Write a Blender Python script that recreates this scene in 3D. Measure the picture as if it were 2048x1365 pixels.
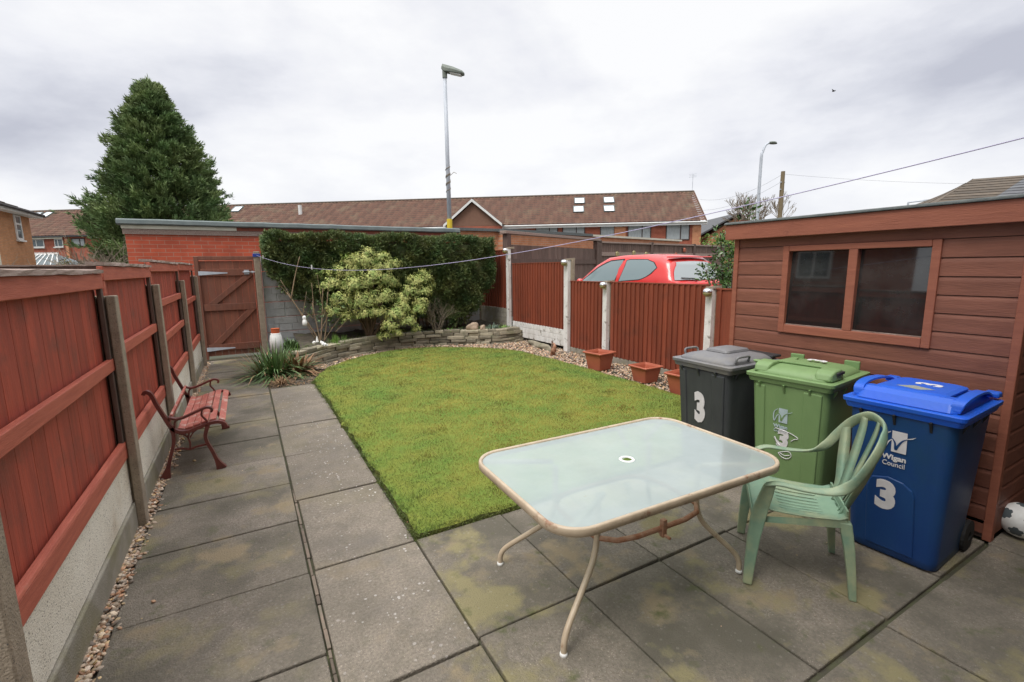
import bpy, bmesh, math, random
import numpy as np
from mathutils import Vector, Matrix
R = math.radians
sc = bpy.context.scene
for o in list(bpy.data.objects): bpy.data.objects.remove(o)
random.seed(7); rng = np.random.default_rng(7)
COL = sc.collection.objects

# ---------------------------------------------------------------- camera
CAM_H = 1.588
yaw, pitch, roll = R(29.3481), R(8.9301), R(-0.7475)
Fv = Vector((math.sin(yaw)*math.cos(pitch), math.cos(yaw)*math.cos(pitch), -math.sin(pitch)))
R0 = Vector((math.cos(yaw), -math.sin(yaw), 0)); U0 = R0.cross(Fv)
Rv = R0*math.cos(roll) + U0*math.sin(roll); Uv = U0*math.cos(roll) - R0*math.sin(roll)
cd = bpy.data.cameras.new('camera'); cam = bpy.data.objects.new('camera', cd); COL.link(cam)
cam.matrix_world = Matrix(((Rv.x, Uv.x, -Fv.x, 0), (Rv.y, Uv.y, -Fv.y, 0), (Rv.z, Uv.z, -Fv.z, CAM_H), (0, 0, 0, 1)))
cd.sensor_width = 36; cd.lens = 941.07/2048*36; cd.clip_start = 0.05; cd.clip_end = 2000
sc.camera = cam

# ---------------------------------------------------------------- sky, sun, exposure
SUN_EL, SUN_AZ = 58, -112           # azimuth from +Y towards +X
wd = bpy.data.worlds.new('World'); sc.world = wd; wd.use_nodes = True
nt = wd.node_tree; nt.nodes.clear()
def N(nt, t, **k):
    n = nt.nodes.new(t)
    for a, b in k.items():
        if a == 'ins':
            for i, v in b.items(): n.inputs[i].default_value = v
        else: setattr(n, a, b)
    return n
def ramp(nt, fac, stops):
    r = N(nt, 'ShaderNodeValToRGB'); e = r.color_ramp.elements
    while len(e) < len(stops): e.new(0.5)
    for q, (p, c) in zip(e, stops):
        q.position = p; q.color = tuple(c)+(1,) if len(c) == 3 else c
    nt.links.new(fac, r.inputs[0]); return r.outputs[0]
sky = N(nt, 'ShaderNodeTexSky', sky_type='NISHITA', sun_disc=False, sun_elevation=R(SUN_EL), sun_rotation=R(SUN_AZ))
skm = N(nt, 'ShaderNodeVectorMath', operation='SCALE', ins={3: 0.10}); nt.links.new(sky.outputs[0], skm.inputs[0])
tc = N(nt, 'ShaderNodeTexCoord')
mp = N(nt, 'ShaderNodeMapping', ins={2: (0, 0, R(20)), 3: (1.0, 1.0, 2.3)}); nt.links.new(tc.outputs['Generated'], mp.inputs[0])
n1 = N(nt, 'ShaderNodeTexNoise', ins={'Scale': 1.35, 'Detail': 7, 'Roughness': 0.50, 'Distortion': 0.3}); nt.links.new(mp.outputs[0], n1.inputs['Vector'])
n2 = N(nt, 'ShaderNodeTexNoise', ins={'Scale': 5.5, 'Detail': 6, 'Roughness': 0.6}); nt.links.new(mp.outputs[0], n2.inputs['Vector'])
mxn = N(nt, 'ShaderNodeMath', operation='MULTIPLY_ADD', ins={1: 0.25, 2: -0.125}); nt.links.new(n2.outputs[0], mxn.inputs[0])
ad = N(nt, 'ShaderNodeMath', operation='ADD'); nt.links.new(n1.outputs[0], ad.inputs[0]); nt.links.new(mxn.outputs[0], ad.inputs[1])
# cloud deck: flat grey bases in a band above the horizon, brighter thin cloud overhead
sx = N(nt, 'ShaderNodeSeparateXYZ'); nt.links.new(tc.outputs['Generated'], sx.inputs[0])
band = ramp(nt, sx.outputs[2], [(0.0, (0.13,)*3), (0.09, (0.09,)*3), (0.19, (0.0,)*3), (0.32, (0.05,)*3), (0.48, (0.12,)*3), (0.62, (0.18,)*3)])
ad3 = N(nt, 'ShaderNodeMath', operation='ADD', ins={1: -0.055}); nt.links.new(ad.outputs[0], ad3.inputs[0])
ad2 = N(nt, 'ShaderNodeMath', operation='ADD'); nt.links.new(ad3.outputs[0], ad2.inputs[0]); nt.links.new(band, ad2.inputs[1])
cl = ramp(nt, ad2.outputs[0], [(0.33, (0.42, 0.43, 0.49)), (0.43, (0.55, 0.56, 0.61)), (0.51, (0.665, 0.67, 0.705)), (0.62, (0.765, 0.765, 0.772))])
mix = N(nt, 'ShaderNodeMix', data_type='RGBA', ins={0: 0.94})
nt.links.new(skm.outputs[0], mix.inputs[6]); nt.links.new(cl, mix.inputs[7])
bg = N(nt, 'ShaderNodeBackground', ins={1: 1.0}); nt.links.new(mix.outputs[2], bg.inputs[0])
zen = N(nt, 'ShaderNodeMapRange', ins={1: 0.62, 2: 0.9, 3: 1.0, 4: 2.8}); nt.links.new(sx.outputs[2], zen.inputs[0]); nt.links.new(zen.outputs[0], bg.inputs[1])   # zenith above the view boosted to add light on the ground
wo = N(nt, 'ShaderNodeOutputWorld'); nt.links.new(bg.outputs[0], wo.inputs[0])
sd = bpy.data.lights.new('sun', 'SUN'); sun = bpy.data.objects.new('sun', sd); COL.link(sun)
sd.energy = 1.7; sd.angle = R(26); sd.color = (1, 0.97, 0.91)
sun.rotation_euler = Vector((math.sin(R(SUN_AZ))*math.cos(R(SUN_EL)), math.cos(R(SUN_AZ))*math.cos(R(SUN_EL)), math.sin(R(SUN_EL)))).to_track_quat('Z', 'Y').to_euler()
sc.view_settings.view_transform = 'Standard'; sc.view_settings.look = 'None'; sc.view_settings.exposure = 0.42; sc.view_settings.gamma = 1

# ---------------------------------------------------------------- materials
def mat(name, c, c2=None, scale=6, rough=0.7, stretch=(1, 1, 1), bump=0.15, bscale=40, spec=0.4, metal=0, c3=None, s3=2.0, t3=(0.55, 0.7), tint=0, detail=6, contrast=(0.35, 0.65), speck=None, coat=0):
    """Principled with up to three noise-mixed colours, fine speckle, bump, optional per-vertex 'tint' attribute."""
    m = bpy.data.materials.new(name); m.use_nodes = True; t = m.node_tree; L = t.links.new
    b = t.nodes['Principled BSDF']; b.inputs['Roughness'].default_value = rough; b.inputs['Metallic'].default_value = metal
    b.inputs['Specular IOR Level'].default_value = spec; b.inputs['Coat Weight'].default_value = coat
    co = N(t, 'ShaderNodeTexCoord'); ma = N(t, 'ShaderNodeMapping', ins={3: stretch}); L(co.outputs['Object'], ma.inputs[0])
    def mixc(fac, a, bb):
        x = N(t, 'ShaderNodeMix', data_type='RGBA')
        if isinstance(fac, float): x.inputs[0].default_value = fac
        else: L(fac, x.inputs[0])
        for i, q in ((6, a), (7, bb)):
            if isinstance(q, tuple): x.inputs[i].default_value = q+(1,)
            else: L(q, x.inputs[i])
        return x.outputs[2]
    col = c
    if c2:
        n = N(t, 'ShaderNodeTexNoise', ins={'Scale': scale, 'Detail': detail, 'Roughness': 0.6}); L(ma.outputs[0], n.inputs['Vector'])
        f = N(t, 'ShaderNodeMapRange', ins={1: contrast[0], 2: contrast[1]}); L(n.outputs[0], f.inputs[0]); col = mixc(f.outputs[0], c, c2)
    if c3:
        n = N(t, 'ShaderNodeTexNoise', ins={'Scale': s3, 'Detail': 7, 'Roughness': 0.65}); L(co.outputs['Object'], n.inputs['Vector'])
        f = N(t, 'ShaderNodeMapRange', ins={1: t3[0], 2: t3[1]}); L(n.outputs[0], f.inputs[0]); col = mixc(f.outputs[0], col, c3)
    if speck:
        n = N(t, 'ShaderNodeTexNoise', ins={'Scale': speck[1], 'Detail': 2}); L(co.outputs['Object'], n.inputs['Vector'])
        f = N(t, 'ShaderNodeMapRange', ins={1: speck[2], 2: speck[2]+0.05}); L(n.outputs[0], f.inputs[0]); col = mixc(f.outputs[0], col, speck[0])
    if tint:
        a = N(t, 'ShaderNodeAttribute', attribute_name='tint')
        f = N(t, 'ShaderNodeMapRange', ins={3: 1-tint, 4: 1+tint}); L(a.outputs['Fac'], f.inputs[0])
        v = N(t, 'ShaderNodeVectorMath', operation='SCALE')
        if isinstance(col, tuple): v.inputs[0].default_value = col
        else: L(col, v.inputs[0])
        L(f.outputs[0], v.inputs[3]); col = v.outputs[0]
    if isinstance(col, tuple): b.inputs['Base Color'].default_value = col+(1,)
    else: L(col, b.inputs['Base Color'])
    if bump:
        n = N(t, 'ShaderNodeTexNoise', ins={'Scale': bscale, 'Detail': 5}); L(ma.outputs[0], n.inputs['Vector'])
        bp = N(t, 'ShaderNodeBump', ins={'Strength': bump, 'Distance': 0.01}); L(n.outputs[0], bp.inputs['Height']); L(bp.outputs[0], b.inputs['Normal'])
    return m
def brickmat(name, c1, c2, mortar, axis='x', w=0.225, h=0.075, dirt=None, mo=0.010):
    m = mat(name, c1, rough=0.85, bump=0); t = m.node_tree; L = t.links.new; b = t.nodes['Principled BSDF']
    co = N(t, 'ShaderNodeTexCoord'); s = N(t, 'ShaderNodeSeparateXYZ'); L(co.outputs['Object'], s.inputs[0])
    cb = N(t, 'ShaderNodeCombineXYZ'); L(s.outputs[0 if axis == 'x' else 1], cb.inputs[0]); L(s.outputs[2], cb.inputs[1])
    br = N(t, 'ShaderNodeTexBrick', offset=0.5, ins={'Color1': c1+(1,), 'Color2': c2+(1,), 'Mortar': mortar+(1,), 'Scale': 1.0, 'Mortar Size': mo, 'Mortar Smooth': 0.3, 'Bias': 0.0, 'Brick Width': w, 'Row Height': h})
    L(cb.outputs[0], br.inputs[0])
    n = N(t, 'ShaderNodeTexNoise', ins={'Scale': 3.0, 'Detail': 6}); L(co.outputs['Object'], n.inputs['Vector'])
    f = N(t, 'ShaderNodeMapRange', ins={1: 0.42, 2: 0.75, 3: 0, 4: 0.75}); L(n.outputs[0], f.inputs[0])
    x = N(t, 'ShaderNodeMix', data_type='RGBA'); L(f.outputs[0], x.inputs[0]); L(br.outputs[0], x.inputs[6]); x.inputs[7].default_value = (dirt or tuple(q*0.6 for q in c1))+(1,)
    L(x.outputs[2], b.inputs['Base Color'])
    bp = N(t, 'ShaderNodeBump', ins={'Strength': 0.5, 'Distance': 0.01}); L(br.outputs[1], bp.inputs['Height']); bp.invert = True; L(bp.outputs[0], b.inputs['Normal'])
    return m
def glassmat(name, c, rough=0.05, see=0.0):
    m = mat(name, c, rough=rough, bump=0.03, bscale=3, spec=0.6)
    m.node_tree.nodes['Principled BSDF'].inputs['Transmission Weight'].default_value = see
    return m
MT = {}
MT['slab'] = None
MT['wood_left'] = mat('red_stained_boards', (0.46, 0.086, 0.050), (0.23, 0.046, 0.032), 3.5, 0.62, (6, 6, 0.45), 0.35, 30, c3=(0.22, 0.060, 0.042), s3=4.5, t3=(0.52, 0.70), tint=0.13, contrast=(0.28, 0.72), detail=9)
MT['rail_left'] = mat('red_stained_rail', (0.50, 0.135, 0.085), (0.39, 0.095, 0.060), 6, 0.6, (8, 0.6, 8), 0.3, 40, c3=(0.48, 0.22, 0.15), s3=5, t3=(0.62, 0.75))
MT['wood_worn'] = mat('worn_grey_timber', (0.22, 0.15, 0.12), (0.36, 0.28, 0.24), 8, 0.8, (8, 1, 8), 0.5, 40)
MT['wood_dark'] = mat('dark_brown_timber', (0.125, 0.080, 0.064), (0.175, 0.12, 0.098), 6, 0.8, (6, 6, 0.6), 0.3, 30, c3=(0.22, 0.16, 0.13), s3=3, t3=(0.62, 0.8), tint=0.2)
MT['wood_right'] = mat('red_brown_featheredge', (0.27, 0.066, 0.032), (0.20, 0.05, 0.027), 4, 0.62, (5, 5, 0.4), 0.3, 30, c3=(0.14, 0.045, 0.028), s3=2.5, t3=(0.55, 0.8), tint=0.14)
MT['gate'] = mat('brown_gate_timber', (0.25, 0.092, 0.055), (0.185, 0.07, 0.045), 5, 0.7, (5, 5, 0.6), 0.3, 30, c3=(0.16, 0.08, 0.06), s3=2.5, t3=(0.5, 0.8), tint=0.12)
MT['shed'] = mat('shed_red_brown_boards', (0.255, 0.098, 0.062), (0.195, 0.074, 0.047), 5, 0.6, (6, 0.7, 6), 0.25, 30, c3=(0.16, 0.055, 0.038), s3=2.0, t3=(0.55, 0.8), tint=0.07)
MT['shed_trim'] = mat('shed_trim', (0.34, 0.118, 0.070), (0.28, 0.094, 0.057), 5, 0.6, (6, 0.7, 6), 0.25, 30, c3=(0.2, 0.07, 0.05), s3=6, t3=(0.6, 0.75))
MT['felt'] = mat('roofing_felt', (0.10, 0.115, 0.115), (0.15, 0.165, 0.16), 20, 0.9, bump=0.4, bscale=150)
MT['lead'] = mat('grey_roof_edge', (0.11, 0.135, 0.135), (0.15, 0.175, 0.17), 6, 0.7, bump=0.2)
MT['conc_post'] = mat('concrete_post', (0.37, 0.30, 0.225), (0.27, 0.22, 0.165), 14, 0.9, bump=0.5, bscale=120, speck=((0.10, 0.09, 0.08), 160, 0.64), c3=(0.20, 0.19, 0.10), s3=2.5, t3=(0.55, 0.8))
MT['conc_white'] = mat('painted_post_white', (0.80, 0.785, 0.76), (0.64, 0.62, 0.585), 9, 0.8, (1, 1, 0.4), 0.4, 80, c3=(0.22, 0.20, 0.16), s3=9, t3=(0.58, 0.68))
MT['board_light'] = mat('pale_gravel_board', (0.84, 0.79, 0.68), (0.74, 0.68, 0.57), 4, 0.9, bump=0.5, bscale=150, speck=((0.20, 0.17, 0.14), 140, 0.62), c3=(0.46, 0.34, 0.20), s3=1.8, t3=(0.58, 0.85))
MT['board_dark'] = mat('damp_gravel_board', (0.34, 0.31, 0.26), (0.25, 0.23, 0.18), 8, 0.9, bump=0.5, bscale=120, c3=(0.22, 0.20, 0.10), s3=2.5, t3=(0.5, 0.75))
MT['conc_wall'] = mat('grey_concrete_panel', (0.58, 0.60, 0.61), (0.47, 0.49, 0.495), 7, 0.9, bump=0.5, bscale=90, c3=(0.15, 0.16, 0.13), s3=2, t3=(0.55, 0.8))
MT['stone'] = mat('walling_stone', (0.34, 0.30, 0.22), (0.23, 0.205, 0.15), 9, 0.9, bump=0.6, bscale=50, tint=0.35, c3=(0.16, 0.17, 0.09), s3=5, t3=(0.52, 0.75))
MT['soil'] = mat('soil', (0.055, 0.045, 0.035), (0.09, 0.075, 0.055), 9, 0.95, bump=1.0, bscale=60, c3=(0.08, 0.10, 0.03), s3=4, t3=(0.55, 0.7))
MT['joint'] = mat('joint_sand', (0.06, 0.052, 0.04), (0.085, 0.09, 0.042), 6, 0.95, bump=0.6, bscale=80)
MT['brickbits'] = mat('broken_brick_strip', (0.20, 0.15, 0.115), (0.14, 0.12, 0.09), 12, 0.9, bump=0.5, bscale=60, tint=0.35)
MT['pebble'] = mat('pebbles', (0.44, 0.33, 0.25), None, rough=0.7, bump=0, tint=0.45)
MT['iron'] = mat('red_painted_iron', (0.16, 0.035, 0.028), (0.11, 0.028, 0.024), 20, 0.42, bump=0.3, bscale=60, spec=0.6, c3=(0.06, 0.035, 0.03), s3=5, t3=(0.6, 0.75))
MT['slat'] = mat('flaking_red_slats', (0.48, 0.145, 0.105), (0.37, 0.10, 0.075), 6, 0.6, (4, 1, 4), 0.4, 60, c3=(0.50, 0.32, 0.26), s3=13, t3=(0.53, 0.62))
MT['beige'] = mat('beige_table_metal', (0.53, 0.43, 0.31), (0.42, 0.33, 0.23), 12, 0.45, bump=0.1, spec=0.5, c3=(0.24, 0.10, 0.05), s3=7, t3=(0.585, 0.66))
MT['support'] = mat('cream_support', (0.60, 0.52, 0.40), (0.46, 0.36, 0.24), 12, 0.5, bump=0)
MT['rust'] = mat('rusty_tube', (0.30, 0.12, 0.06), (0.40, 0.24, 0.16), 26, 0.7, bump=0.4, bscale=80)
MT['terracotta'] = mat('terracotta_plastic', (0.40, 0.115, 0.065), (0.34, 0.095, 0.052), 5, 0.5, bump=0.05, c3=(0.22, 0.08, 0.05), s3=6, t3=(0.6, 0.85))
MT['chrome'] = mat('silver_cap', (0.75, 0.76, 0.78), rough=0.22, metal=0.9, bump=0)
MT['amber'] = mat('amber_dome', (0.34, 0.29, 0.13), rough=0.3, bump=0, spec=0.6)
MT['panel_dark'] = mat('dark_cell', (0.10, 0.12, 0.13), rough=0.2, bump=0)
MT['chair'] = mat('weathered_green_plastic', (0.20, 0.305, 0.21), (0.145, 0.245, 0.175), 4, 0.5, bump=0.1, bscale=60, c3=(0.37, 0.39, 0.23), s3=3.6, t3=(0.42, 0.66))
MT['bin_black'] = mat('black_bin_plastic', (0.048, 0.052, 0.056), (0.062, 0.068, 0.070), 8, 0.45, (1, 1, 0.4), 0.1, 80, c3=(0.09, 0.09, 0.075), s3=3, t3=(0.6, 0.9))
MT['bin_grey'] = mat('grey_lid_plastic', (0.15, 0.15, 0.16), (0.19, 0.188, 0.19), 7, 0.5, bump=0.1, c3=(0.23, 0.215, 0.18), s3=4, t3=(0.5, 0.8))
MT['bin_green'] = mat('green_bin_plastic', (0.165, 0.265, 0.105), (0.19, 0.295, 0.12), 6, 0.5, (1, 1, 0.4), 0.1, 80, c3=(0.17, 0.21, 0.11), s3=3, t3=(0.6, 0.9))
MT['bin_blue'] = mat('blue_bin_plastic', (0.009, 0.048, 0.185), (0.012, 0.062, 0.19), 5, 0.42, (1, 1, 0.4), 0.1, 80, c3=(0.014, 0.065, 0.12), s3=2.2, t3=(0.5, 0.85))  # base blue lowered to carry the shading on the bin front
MT['lid_blue'] = mat('blue_lid_plastic', (0.014, 0.105, 0.62), (0.02, 0.12, 0.56), 5, 0.4, bump=0.1, c3=(0.07, 0.12, 0.36), s3=5, t3=(0.6, 0.9))
MT['dark'] = mat('dark_plastic', (0.03, 0.03, 0.032), rough=0.6, bump=0.1)
MT['white_mark'] = mat('white_print', (0.74, 0.72, 0.72), (0.66, 0.64, 0.64), 20, 0.6, bump=0)
MT['pale_print'] = mat('faded_print', (0.46, 0.55, 0.58), (0.38, 0.48, 0.48), 20, 0.6, bump=0)
MT['tape'] = mat('grey_tape', (0.24, 0.27, 0.25), (0.32, 0.33, 0.28), 20, 0.6, bump=0.1)
MT['white_paint'] = mat('white_paint', (0.72, 0.72, 0.70), (0.62, 0.62, 0.60), 4, 0.5, bump=0)
MT['white_ceramic'] = mat('white_ceramic', (0.84, 0.84, 0.82), (0.70, 0.70, 0.67), 12, 0.5, bump=0.1)
MT['orange_lid'] = mat('orange_lid', (0.55, 0.12, 0.04), (0.4, 0.09, 0.04), 20, 0.6)
MT['galv'] = mat('galvanised_steel', (0.50, 0.53, 0.58), (0.40, 0.43, 0.47), 9, 0.5, (1, 1, 0.5), 0.1)
MT['yellow'] = mat('yellow_band', (0.62, 0.45, 0.03), rough=0.6)
MT['lamp_head'] = mat('lamp_head', (0.13, 0.15, 0.13), (0.18, 0.20, 0.17), 6, 0.6)
MT['pole_wood'] = mat('pole_wood', (0.22, 0.17, 0.10), (0.15, 0.115, 0.07), 6, 0.9, (4, 4, 0.3), 0.4)
MT['car_red'] = mat('red_car_paint', (0.66, 0.035, 0.03), rough=0.28, bump=0, spec=0.55, coat=0.6)
MT['car_glass'] = glassmat('car_window_glass', (0.20, 0.26, 0.27), 0.05)
MT['car_rear'] = glassmat('car_rear_glass', (0.42, 0.46, 0.47), 0.05)  # pale base colour stands in for white sky reflection
MT['rubber'] = mat('black_rubber', (0.02, 0.02, 0.02), rough=0.8)
MT['brick_garage'] = brickmat('orange_red_garage_brick', (0.55, 0.105, 0.05), (0.42, 0.085, 0.046), (0.42, 0.24, 0.17), 'x', 0.26, 0.083, mo=0.006)
MT['brick_garage_y'] = brickmat('orange_red_garage_brick_side', (0.55, 0.105, 0.05), (0.42, 0.085, 0.046), (0.42, 0.24, 0.17), 'y', 0.26, 0.083, mo=0.006)
MT['brick_orange'] = brickmat('light_orange_brick', (0.60, 0.25, 0.12), (0.52, 0.21, 0.10), (0.5, 0.32, 0.22), 'x', 0.225, 0.075)
MT['brick_terrace'] = brickmat('terrace_brick', (0.40, 0.10, 0.055), (0.33, 0.085, 0.05), (0.33, 0.17, 0.12), 'x')
MT['brick_dark'] = brickmat('dark_brown_brick', (0.13, 0.095, 0.075), (0.10, 0.075, 0.06), (0.16, 0.14, 0.12), 'x')
MT['brick_left'] = brickmat('orange_house_brick', (0.56, 0.25, 0.10), (0.44, 0.19, 0.08), (0.34, 0.22, 0.14), 'y', mo=0.012)
MT['tile'] = mat('brown_roof_tile', (0.125, 0.060, 0.038), (0.092, 0.047, 0.032), 3, 0.85, bump=0.2, tint=0.22, c3=(0.15, 0.12, 0.075), s3=0.8, t3=(0.5, 0.8))
MT['slate'] = mat('grey_roof_tile', (0.13, 0.135, 0.145), (0.10, 0.10, 0.105), 3, 0.8, bump=0.2, tint=0.2)
MT['tile_dark'] = mat('dark_brown_roof_tile', (0.11, 0.085, 0.062), (0.08, 0.065, 0.05), 3, 0.85, bump=0.2, tint=0.2)
MT['render_brown'] = mat('brown_cladding', (0.20, 0.105, 0.07), (0.17, 0.09, 0.06), 4, 0.8)
MT['shed_glass'] = mat('dust_and_reflection_shed_glass', (0.015, 0.015, 0.015), (0.060, 0.063, 0.060), 2.2, 0.03, bump=0, spec=1.0, contrast=(0.45, 0.75), c3=(0.06, 0.062, 0.055), s3=5, t3=(0.66, 0.8))  # dust tone raised to stand in for paler reflections in the panes
MT['win_glass'] = glassmat('window_glass', (0.10, 0.13, 0.14), 0.05)
MT['skylight_glass'] = glassmat('skylight_glass', (0.78, 0.82, 0.86), 0.12)
MT['curtain'] = mat('net_curtain', (0.42, 0.45, 0.46), (0.28, 0.31, 0.32), 8, 0.8, (6, 6, 0.5))
MT['frame_dark'] = mat('dark_window_frame', (0.055, 0.032, 0.026), rough=0.6)
MT['cream'] = mat('cream_render', (0.62, 0.60, 0.50), (0.55, 0.52, 0.42), 5, 0.8)
MT['bark'] = mat('bark', (0.10, 0.065, 0.045), (0.15, 0.10, 0.07), 12, 0.9, (3, 3, 0.6), 0.6)
MT['twig'] = mat('bare_twigs', (0.17, 0.14, 0.105), (0.25, 0.205, 0.15), 12, 0.9)
MT['twig_red'] = mat('pruned_stems', (0.22, 0.15, 0.09), (0.34, 0.25, 0.16), 12, 0.85)
MT['cordline'] = mat('washing_line', (0.50, 0.46, 0.66), rough=0.6, bump=0)
MT['blue_rope'] = mat('blue_rope', (0.04, 0.08, 0.36), rough=0.8, bump=0)
MT['cable'] = mat('cable', (0.10, 0.10, 0.11), rough=0.7, bump=0)
MT['boulder'] = mat('pale_boulder', (0.40, 0.30, 0.22), (0.30, 0.24, 0.17), 8, 0.9, bump=0.6, bscale=30)
MT['asphalt'] = mat('outer_ground', (0.10, 0.10, 0.09), (0.075, 0.085, 0.06), 0.6, 0.95, bump=0.4)
def leafmat(name, ca, cb, rough=0.55, scale=2.0, spec=0.35, trans=0.25):
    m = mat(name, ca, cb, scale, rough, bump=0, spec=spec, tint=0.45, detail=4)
    m.node_tree.nodes['Principled BSDF'].inputs['Subsurface Weight'].default_value = 0
    return m
MT['grass'] = leafmat('lawn_grass_blades', (0.110, 0.175, 0.038), (0.165, 0.195, 0.044), 0.6, 2.5)
MT['turf'] = mat('lawn_turf', (0.11, 0.19, 0.026), (0.19, 0.205, 0.03), 2.5, 0.95, bump=1.0, bscale=120, detail=4)
MT['turf_edge'] = mat('turf_edge', (0.05, 0.055, 0.018), (0.11, 0.11, 0.02), 12, 0.95, bump=1.0, bscale=60)
MT['conifer'] = leafmat('conifer_sprays', (0.10, 0.175, 0.064), (0.175, 0.225, 0.08), 0.6, 0.8)
MT['hedge'] = leafmat('hedge_sprays', (0.075, 0.135, 0.048), (0.15, 0.165, 0.055), 0.6, 3)
MT['pieris'] = leafmat('variegated_leaves', (0.56, 0.54, 0.19), (0.19, 0.29, 0.07), 0.6, 8)
MT['fern'] = leafmat('brown_fern', (0.23, 0.13, 0.075), (0.30, 0.17, 0.09), 0.8, 6)
MT['dry'] = leafmat('dry_leaves', (0.34, 0.22, 0.12), (0.26, 0.16, 0.09), 0.8, 6)
MT['strap'] = leafmat('strap_leaves', (0.085, 0.17, 0.055), (0.15, 0.22, 0.09), 0.45, 5)
MT['greyleaf'] = leafmat('grey_green_leaves', (0.17, 0.24, 0.19), (0.12, 0.19, 0.13), 0.5, 5)
MT['freshgreen'] = leafmat('fresh_green_leaves', (0.10, 0.22, 0.04), (0.17, 0.27, 0.05), 0.6, 5)
MT['laurel'] = leafmat('glossy_laurel_leaves', (0.045, 0.105, 0.025), (0.085, 0.16, 0.035), 0.3, 6, spec=0.6)
MT['ochre'] = leafmat('ochre_leaves', (0.26, 0.20, 0.04), (0.14, 0.16, 0.04), 0.6, 5)

# ---------------------------------------------------------------- mesh helpers
def link(name, me, m, parent=None, **p):
    o = bpy.data.objects.new(name, me); COL.link(o)
    for q in (m if isinstance(m, (list, tuple)) else [m]): me.materials.append(q)
    if parent is not None: o.parent = parent
    for k, v in p.items(): o[k] = v
    return o
def obj(name, bm, m, parent=None, bevel=0, smooth=False, seg=2, **p):
    bmesh.ops.recalc_face_normals(bm, faces=bm.faces)
    me = bpy.data.meshes.new(name); bm.to_mesh(me); bm.free()
    if smooth:
        for f in me.polygons: f.use_smooth = True
    o = link(name, me, MT[m] if isinstance(m, str) else m, parent, **p)
    if bevel:
        b = o.modifiers.new('bevel', 'BEVEL'); b.width = bevel; b.segments = seg; b.limit_method = 'ANGLE'; b.angle_limit = R(35)
    return o
def thing(name, label, cat, loc=(0, 0, 0), rz=0, group=None):
    o = bpy.data.objects.new(name, None); COL.link(o); o.location = loc; o.rotation_euler = (0, 0, rz)
    o.empty_display_size = 0.1; o['label'] = label; o['category'] = cat
    if group: o['group'] = group
    return o
def tag(o, label, cat, group=None):
    o['label'] = label; o['category'] = cat
    if group: o['group'] = group
    return o
def dup(root, loc=None, rz=None, label=None):
    r = root.copy(); COL.link(r)
    if loc is not None: r.location = loc
    if rz is not None: r.rotation_euler = (0, 0, rz)
    if label: r['label'] = label
    for ch in list(root.children):
        c = ch.copy(); COL.link(c); c.parent = r
        for g in ch.children:
            d = g.copy(); COL.link(d); d.parent = c
    return r
def B(): return bmesh.new()
def quad(bm, pts): return bm.faces.new([bm.verts.new(p) for p in pts])
def bx(bm, x0, x1, y0, y1, z0, z1, M=None):
    vs = [bm.verts.new(((M @ Vector(p)) if M else p)) for p in [(x0, y0, z0), (x1, y0, z0), (x1, y1, z0), (x0, y1, z0), (x0, y0, z1), (x1, y0, z1), (x1, y1, z1), (x0, y1, z1)]]
    for f in [(0, 3, 2, 1), (4, 5, 6, 7), (0, 1, 5, 4), (1, 2, 6, 5), (2, 3, 7, 6), (3, 0, 4, 7)]: bm.faces.new([vs[i] for i in f])
    return vs
def hexa(bm, a, b):   # two quads of 4 points each
    va = [bm.verts.new(p) for p in a]; vb = [bm.verts.new(p) for p in b]; n = len(a)
    bm.faces.new(va[::-1]); bm.faces.new(vb)
    for i in range(n): bm.faces.new([va[i], va[(i+1) % n], vb[(i+1) % n], vb[i]])
def loft(bm, rings, cap=True):
    vr = [[bm.verts.new(p) for p in r] for r in rings]; n = len(rings[0])
    for a, b in zip(vr, vr[1:]):
        for i in range(n): bm.faces.new([a[i], a[(i+1) % n], b[(i+1) % n], b[i]])
    if cap:
        bm.faces.new(vr[0][::-1]); bm.faces.new(vr[-1])
def rrect(hx, hy, r, z, cx=0, cy=0, n=5):
    pts = []
    for sx_, sy_, a0 in ((1, 1, 0), (-1, 1, 90), (-1, -1, 180), (1, -1, 270)):
        for k in range(n):
            a = R(a0+90*k/(n-1)); pts.append((cx+sx_*(hx-r)+r*math.cos(a), cy+sy_*(hy-r)+r*math.sin(a), z))
    return pts
def smooth_path(pts, n=6):
    P = [Vector(p) for p in pts]; out = []
    P = [2*P[0]-P[1]]+P+[2*P[-1]-P[-2]]
    for i in range(1, len(P)-2):
        for k in range(n):
            t = k/n; a, b, c, d = P[i-1:i+3]
            out.append(0.5*((2*b)+(c-a)*t+(2*a-5*b+4*c-d)*t*t+(3*b-a-3*c+d)*t**3))
    out.append(P[-2]); return out
def tube(bm, pts, r, seg=8, closed=False, flat=1.0):
    P = [Vector(p) for p in pts]; n = len(P); rings = []
    if not isinstance(r, (list, tuple)): r = [r]*n
    up = Vector((0, 0, 1)); prev = None
    for i in range(n):
        if closed: d = P[(i+1) % n]-P[i-1]
        else: d = P[min(i+1, n-1)]-P[max(i-1, 0)]
        d.normalize()
        if prev is None:
            a = d.cross(up); a = a if a.length > 1e-3 else d.cross(Vector((1, 0, 0)))
        else: a = prev-d*prev.dot(d)
        a.normalize(); prev = a; b = d.cross(a)
        rings.append([bm.verts.new(P[i]+(a*math.cos(2*math.pi*k/seg)+b*math.sin(2*math.pi*k/seg)*flat)*r[i]) for k in range(seg)])
    rr = list(zip(rings, rings[1:]))+([(rings[-1], rings[0])] if closed else [])
    for A, Bq in rr:
        for k in range(seg): bm.faces.new([A[k], A[(k+1) % seg], Bq[(k+1) % seg], Bq[k]])
    if not closed: bm.faces.new(rings[0][::-1]); bm.faces.new(rings[-1])
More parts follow.
